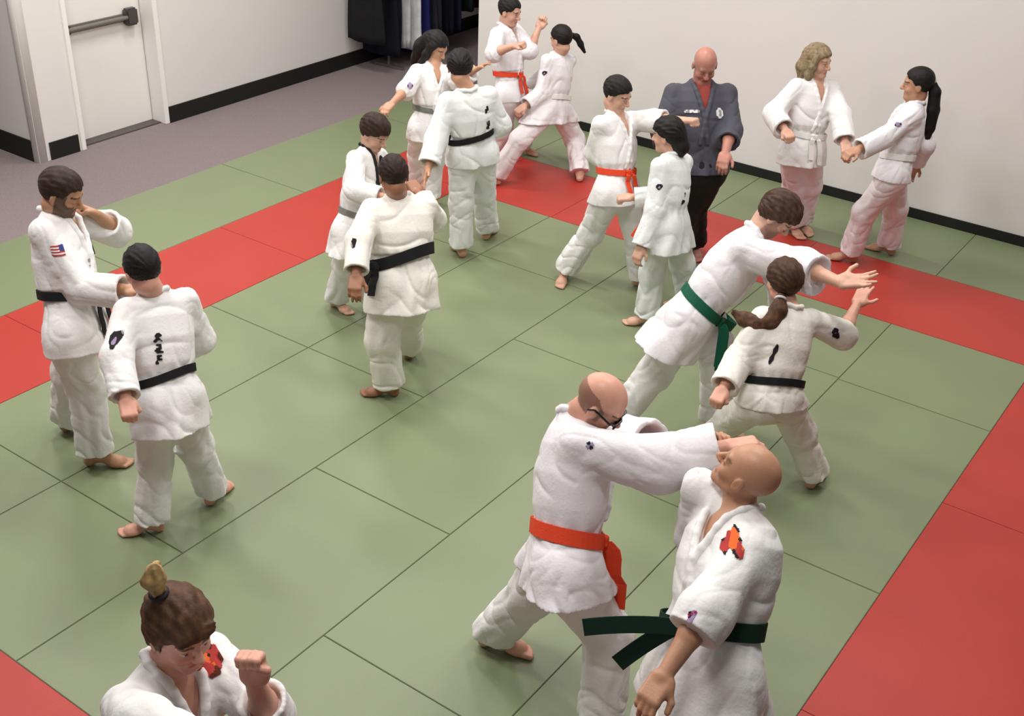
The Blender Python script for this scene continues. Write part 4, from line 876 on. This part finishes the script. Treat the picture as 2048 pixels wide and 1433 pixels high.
make_person('raisedfist', 'boy in orange belt raising a bare fist, at the edge of the white wall', FAIR, BLACKH, 'short', 'lilac', h=.0055,
            hands=('fist', 'fist'), cuff=(.10, .12), belt='orange', bl=.32, pants='red_bounce', palm=((0, 0, 1), None), skirt=.05)
def p_wide(c):
    arm_patch(c, 'L', .35, (-.1, .1, 1), .045, .035, DKP, 'dark patch on the sleeve')
    J = c['J']; hx = c['Hc']
    Rr, T = c['Rr'], c['T']; k = c['hs']
    p = [hx+Rr*.075+A(0, 0, .035)-T*.05, hx+Rr*.135+A(0, 0, .01)-T*.06, hx+Rr*.175+A(0, 0, -.055)-T*.07, hx+Rr*.215+A(0, 0, -.13)-T*.08]
    hair_tail('ponytail', p, [.020, .028, .026, .010], BLACKH, c)
    tie(p[0]+Rr*.012, Rr, .020, c)
make_person('wide', 'girl with flying black ponytail in a wide stance, fist at her hip', FAIR, BLACKH, 'tight', 'lilac', h=.0055,
            hands=('fist', 'relax'), cuff=(.88, .85), belt='white', vneck=False, tails=False, pants='red_bounce', extra=p_wide, skirt=.14)
make_person('punching', 'boy with short black hair and orange belt punching straight out to the right', FAIR, BLACKH, 'short', 'plain', h=.0052,
            hands=('fist', 'relax'), cuff=(.35, .85), belt='orange', bl=.26, skirt=.10, palm=((0, -1, 0), None), extra=lambda c: torso_patch(c, .05*c['k'], .12, .86, .03, .03, ['kp', 'pk'], 'tiny purple emblem on the chest'))
def p_darkhair(c):
    arm_patch(c, 'L', .42, (.2, .1, 1), .045, .035, DKP, 'dark patch on the sleeve')
    torso_patch(c, .02*c['k'], -.12, .40, .03, .09, [' k', ' g', '  ', 'kk', 'k '], 'dark lettering on the back')
def hx_dark(Hc, R, hs, R_, T_, rng):
    L = lambda x, y, z: Hc+(R.T @ A(x, y, z))*hs
    return chain([L(0, -.08, -.01), L(0, -.09, -.08), L(0, -.075, -.12)], [.055, .055, .035], 1, .03, .004)
make_person('darkhair', 'child with black hair and red-orange belt seen from behind, in front of the punching boy', FAIR, BLACKH, 'full', 'cool', h=.0052,
            hands=('relax', 'fist'), cuff=(1.0, .9), belt='orange', vneck=False, hairx=hx_dark, extra=p_darkhair, skirt=.20, bl=.2, tail_dir=(-.62, -.78, .2), arc=(-35, 50), bw=.04)
def p_inst(c):
    torso_patch(c, .085*c['k'], .12, .66, .05, .075, [' ww ', 'wggw', 'wwgw', 'wggw', ' ww '], 'white round patch on the chest')
    torso_patch(c, -.075*c['k'], .12, .68, .11, .022, ['gwgwwgwg', 'wggwgwwg'], 'line of pale lettering on the chest')
M_shirt = mat('red_shirt', lin(150, 70, 62), .9, .4, 60, spec=.2)
make_person('instructor', 'bald older man in slate grey jacket and black trousers watching the class', RED, GREYH, 'fringe', 'slate', pants='black', h=.0052, fat=1.16,
            hands=('relax', 'relax'), cuff=(.45, .45), belt=None, undershirt=M_shirt, extra=p_inst, bl=.05, skirt=.03, shut=True)
def hx_bob(Hc, R, hs, R_, T_, rng):
    L = lambda x, y, z: Hc+(R.T @ A(x, y, z))*hs; o = []
    for s in (1, -1):
        o += chain([L(s*.070, .030, .055), L(s*.084, .015, -.02), L(s*.082, .0, -.10), L(s*.075, -.01, -.150)], [.020, .026, .028, .012], s, .03, .004)
        o += chain([L(s*.04, -.07, .03), L(s*.055, -.085, -.06), L(s*.055, -.08, -.15)], [.04, .045, .025], s+1, .04, .004)
    return o
def p_blonde(c):
    pass
make_person('blonde', 'woman with shoulder-length blond hair, one fist at her hip, her other wrist held', FAIR, BLOND, 'bob', 'plain', h=.0052,
            hands=('relax', 'fist'), cuff=(.92, .85), belt='white', hairx=hx_bob, pants='red_bounce', extra=p_blonde, skirt=.12, sleeve=1.1, bl=.24)
def p_braid(c):
    hx, Rr, T = c['Hc'], c['Rr'], c['T']; Hz = A(0, 0, 1)
    p = [hx+Rr*.10+Hz*.02-T*.02, hx+Rr*.135-Hz*.05-T*.02, hx+Rr*.150-Hz*.18-T*.02, hx+Rr*.152-Hz*.32-T*.02, hx+Rr*.145-Hz*.44-T*.02]
    hair_tail('braid', p, [.028, .042, .044, .036, .014], BLACKH, c)
    tie(p[0]+Rr*.01, Rr-Hz*.6, .026, c, M_patch_w)
    arm_patch(c, 'L', .45, (-.2, .3, 1), .045, .03, ['ppk', 'kpp'], 'small patch on the sleeve')
M_patch_w = mat('pale_tie', (.55, .54, .56, 1), .7)
make_person('braid', 'woman with very long black ponytail leaning back and gripping the blond woman by the wrist', TAN, BLACKH, 'tight', 'lilac', h=.0052,
            hands=('grip', 'relax'), cuff=(.92, .85), belt='white', vneck=False, pants='red_bounce', extra=p_braid, tails=False, skirt=.05, bl=.24)
def p_green(c):
    torso_patch(c, .02*c['k'], .12, .10, .05, .10, ['kk', ' k', 'kk', 'k '], 'dark mark on the front skirt')
make_person('greenbelt', 'man with messy brown hair and green belt bending forward, arm stretched out with open hand', FAIR, (.06, .030, .018), 'shaggy', 'lilac', pants='plain', h=.0046,
            hands=('relax', 'open'), cuff=(.8, .42), belt='green', bw=.056, beard=(A(BRWN), .45), extra=p_green, bl=.12, skirt=.26, sleeve=(1.0, 1.3), palm=(None, (0, 1, .5)), hdir=(None, (.95, .25, .1)), tail_len=.34, shut=True, tail_wd=(1, 0, .3))
def p_pony(c):
    hx, Rr, T = c['Hc'], c['Rr'], c['T']; Hz = A(0, 0, 1)
    p = [hx+T*.105-Hz*.05, hx+T*.150-Hz*.10, hx+T*.185-Hz*.155-Rr*.035, hx+T*.195-Hz*.175-Rr*.10, hx+T*.185-Hz*.165-Rr*.165, hx+T*.165-Hz*.145-Rr*.22]
    hair_tail('ponytail', p, [.028, .044, .050, .048, .038, .016], BRWN, c)
    tie(p[0]+T*.012, T-Hz*.7, .026, c, M_patch_w)
    arm_patch(c, 'R', .75, (.1, .3, 1), .05, .06, [' kk', 'kpk', 'kk ', 'k  '], 'dark emblem on the bunched sleeve')
    torso_patch(c, .09*c['k'], -.08, .50, .035, .12, ['  k', ' kk', ' k ', 'kk ', 'k  '], 'dark lettering on the back')
make_person('ponytail', 'girl with thick brown ponytail and black belt blocking the bending man with her forearm', PINK, (.060, .028, .015), 'full', 'cream', h=.0046,
            hands=('fist', 'open'), cuff=(.88, .10), cuff_up=(0, 0), vneck=False, tails=False, extra=p_pony, sleeve=1.1, bl=.2, skirt=.04, broll=-.01)
def glasses(c):
    Hc, R, hs = c['Hc'], c['R'], c['hs']; L = lambda x, y, z: tuple(Hc+(R.T @ A(x, y, z))*hs-c['base'])
    g = bmesh.new()
    for s in (1, -1):
        pts = [(s*.032+.028*math.cos(a), .100-.006*abs(math.cos(a)), -.004+.021*math.sin(a)) for a in np.linspace(0, 2*PI, 17)]
        for a, b in zip(pts[:-1], pts[1:]): acyl(g, L(*a), L(*b), .0045, 8)
        acyl(g, L(s*.058, .092, .004), L(s*.082, .07, .005), .0048, 8); acyl(g, L(s*.082, .07, .005), L(s*.087, -.01, .012), .0048, 8); acyl(g, L(s*.087, -.01, .012), L(s*.083, -.03, -.010), .0035, 8)
    acyl(g, L(-.008, .100, .004), L(.008, .100, .004), .003, 8)
    o = bobj('glasses', g, M_frame, c['root'])
    for s in (1, -1):
        l = bmesh.new(); vs = [l.verts.new(L(s*.032+.027*math.cos(a), .0985-.006*abs(math.cos(a)), -.004+.020*math.sin(a))) for a in np.linspace(0, 2*PI, 24, endpoint=False)]
        f = l.faces.new(vs); r = bmesh.ops.extrude_face_region(l, geom=[f]); dv = Vector(tuple((R.T @ A(0, .0018, 0))*hs))
        bmesh.ops.translate(l, vec=dv, verts=[v for v in r['geom'] if isinstance(v, bmesh.types.BMVert)])
        bobj('lens', l, M_lens, o)
def p_glasses(c):
    glasses(c); arm_patch(c, 'R', .12, (0, .6, 1), .03, .03, ['pk', 'kp'], 'tiny purple mark on the shoulder')
make_person('glasses', 'balding man in dark glasses and orange belt pressing a hand on another man\'s forehead', PINK, (.10, .055, .035), 'fringe', 'lilac', pants='plain', h=.0042, fat=1.05,
            hands=('relax', 'grip'), cuff=(.8, .86), belt='orange', bw=.062, vneck=False, extra=p_glasses, bl=.17, skirt=.13, sleeve=1.32, palm=(None, (0, -1, .2)), hdir=(None, (.95, .20, -.1)), beard=((.25, .10, .05), .35), shut=True, tail_len=.40, tail_wd=(1, .2, .35))
def p_bald(c):
    torso_patch(c, .115*c['k'], .105, .80, .085, .115, EMB, 'orange and red emblem on the chest')
    arm_patch(c, 'L', .66, (-.45, .1, 1), .028, .028, [' pm', 'kmp', 'mkp', ' pp'], 'small magenta patch on the sleeve')
    # the loose ends of the belt stand out towards the other man
make_person('bald', 'stout bald man with dark green belt leaning back under a hand, at the bottom right', TANBALD, GREYH, 'bald', 'plain', h=.0042, fat=1.14,
            hands=('relax', 'grip'), cuff=(.32, .42), belt='dkgreen', bw=.064, extra=p_bald, bl=.19, skirt=.24, sleeve=(1.18, .95), tail_dir=((-1, .05, .1), (-.75, -.62, .3)), tail_len=.34, shut=True, beltmat=None, brow=(.25, .14, .09), broll=.02)
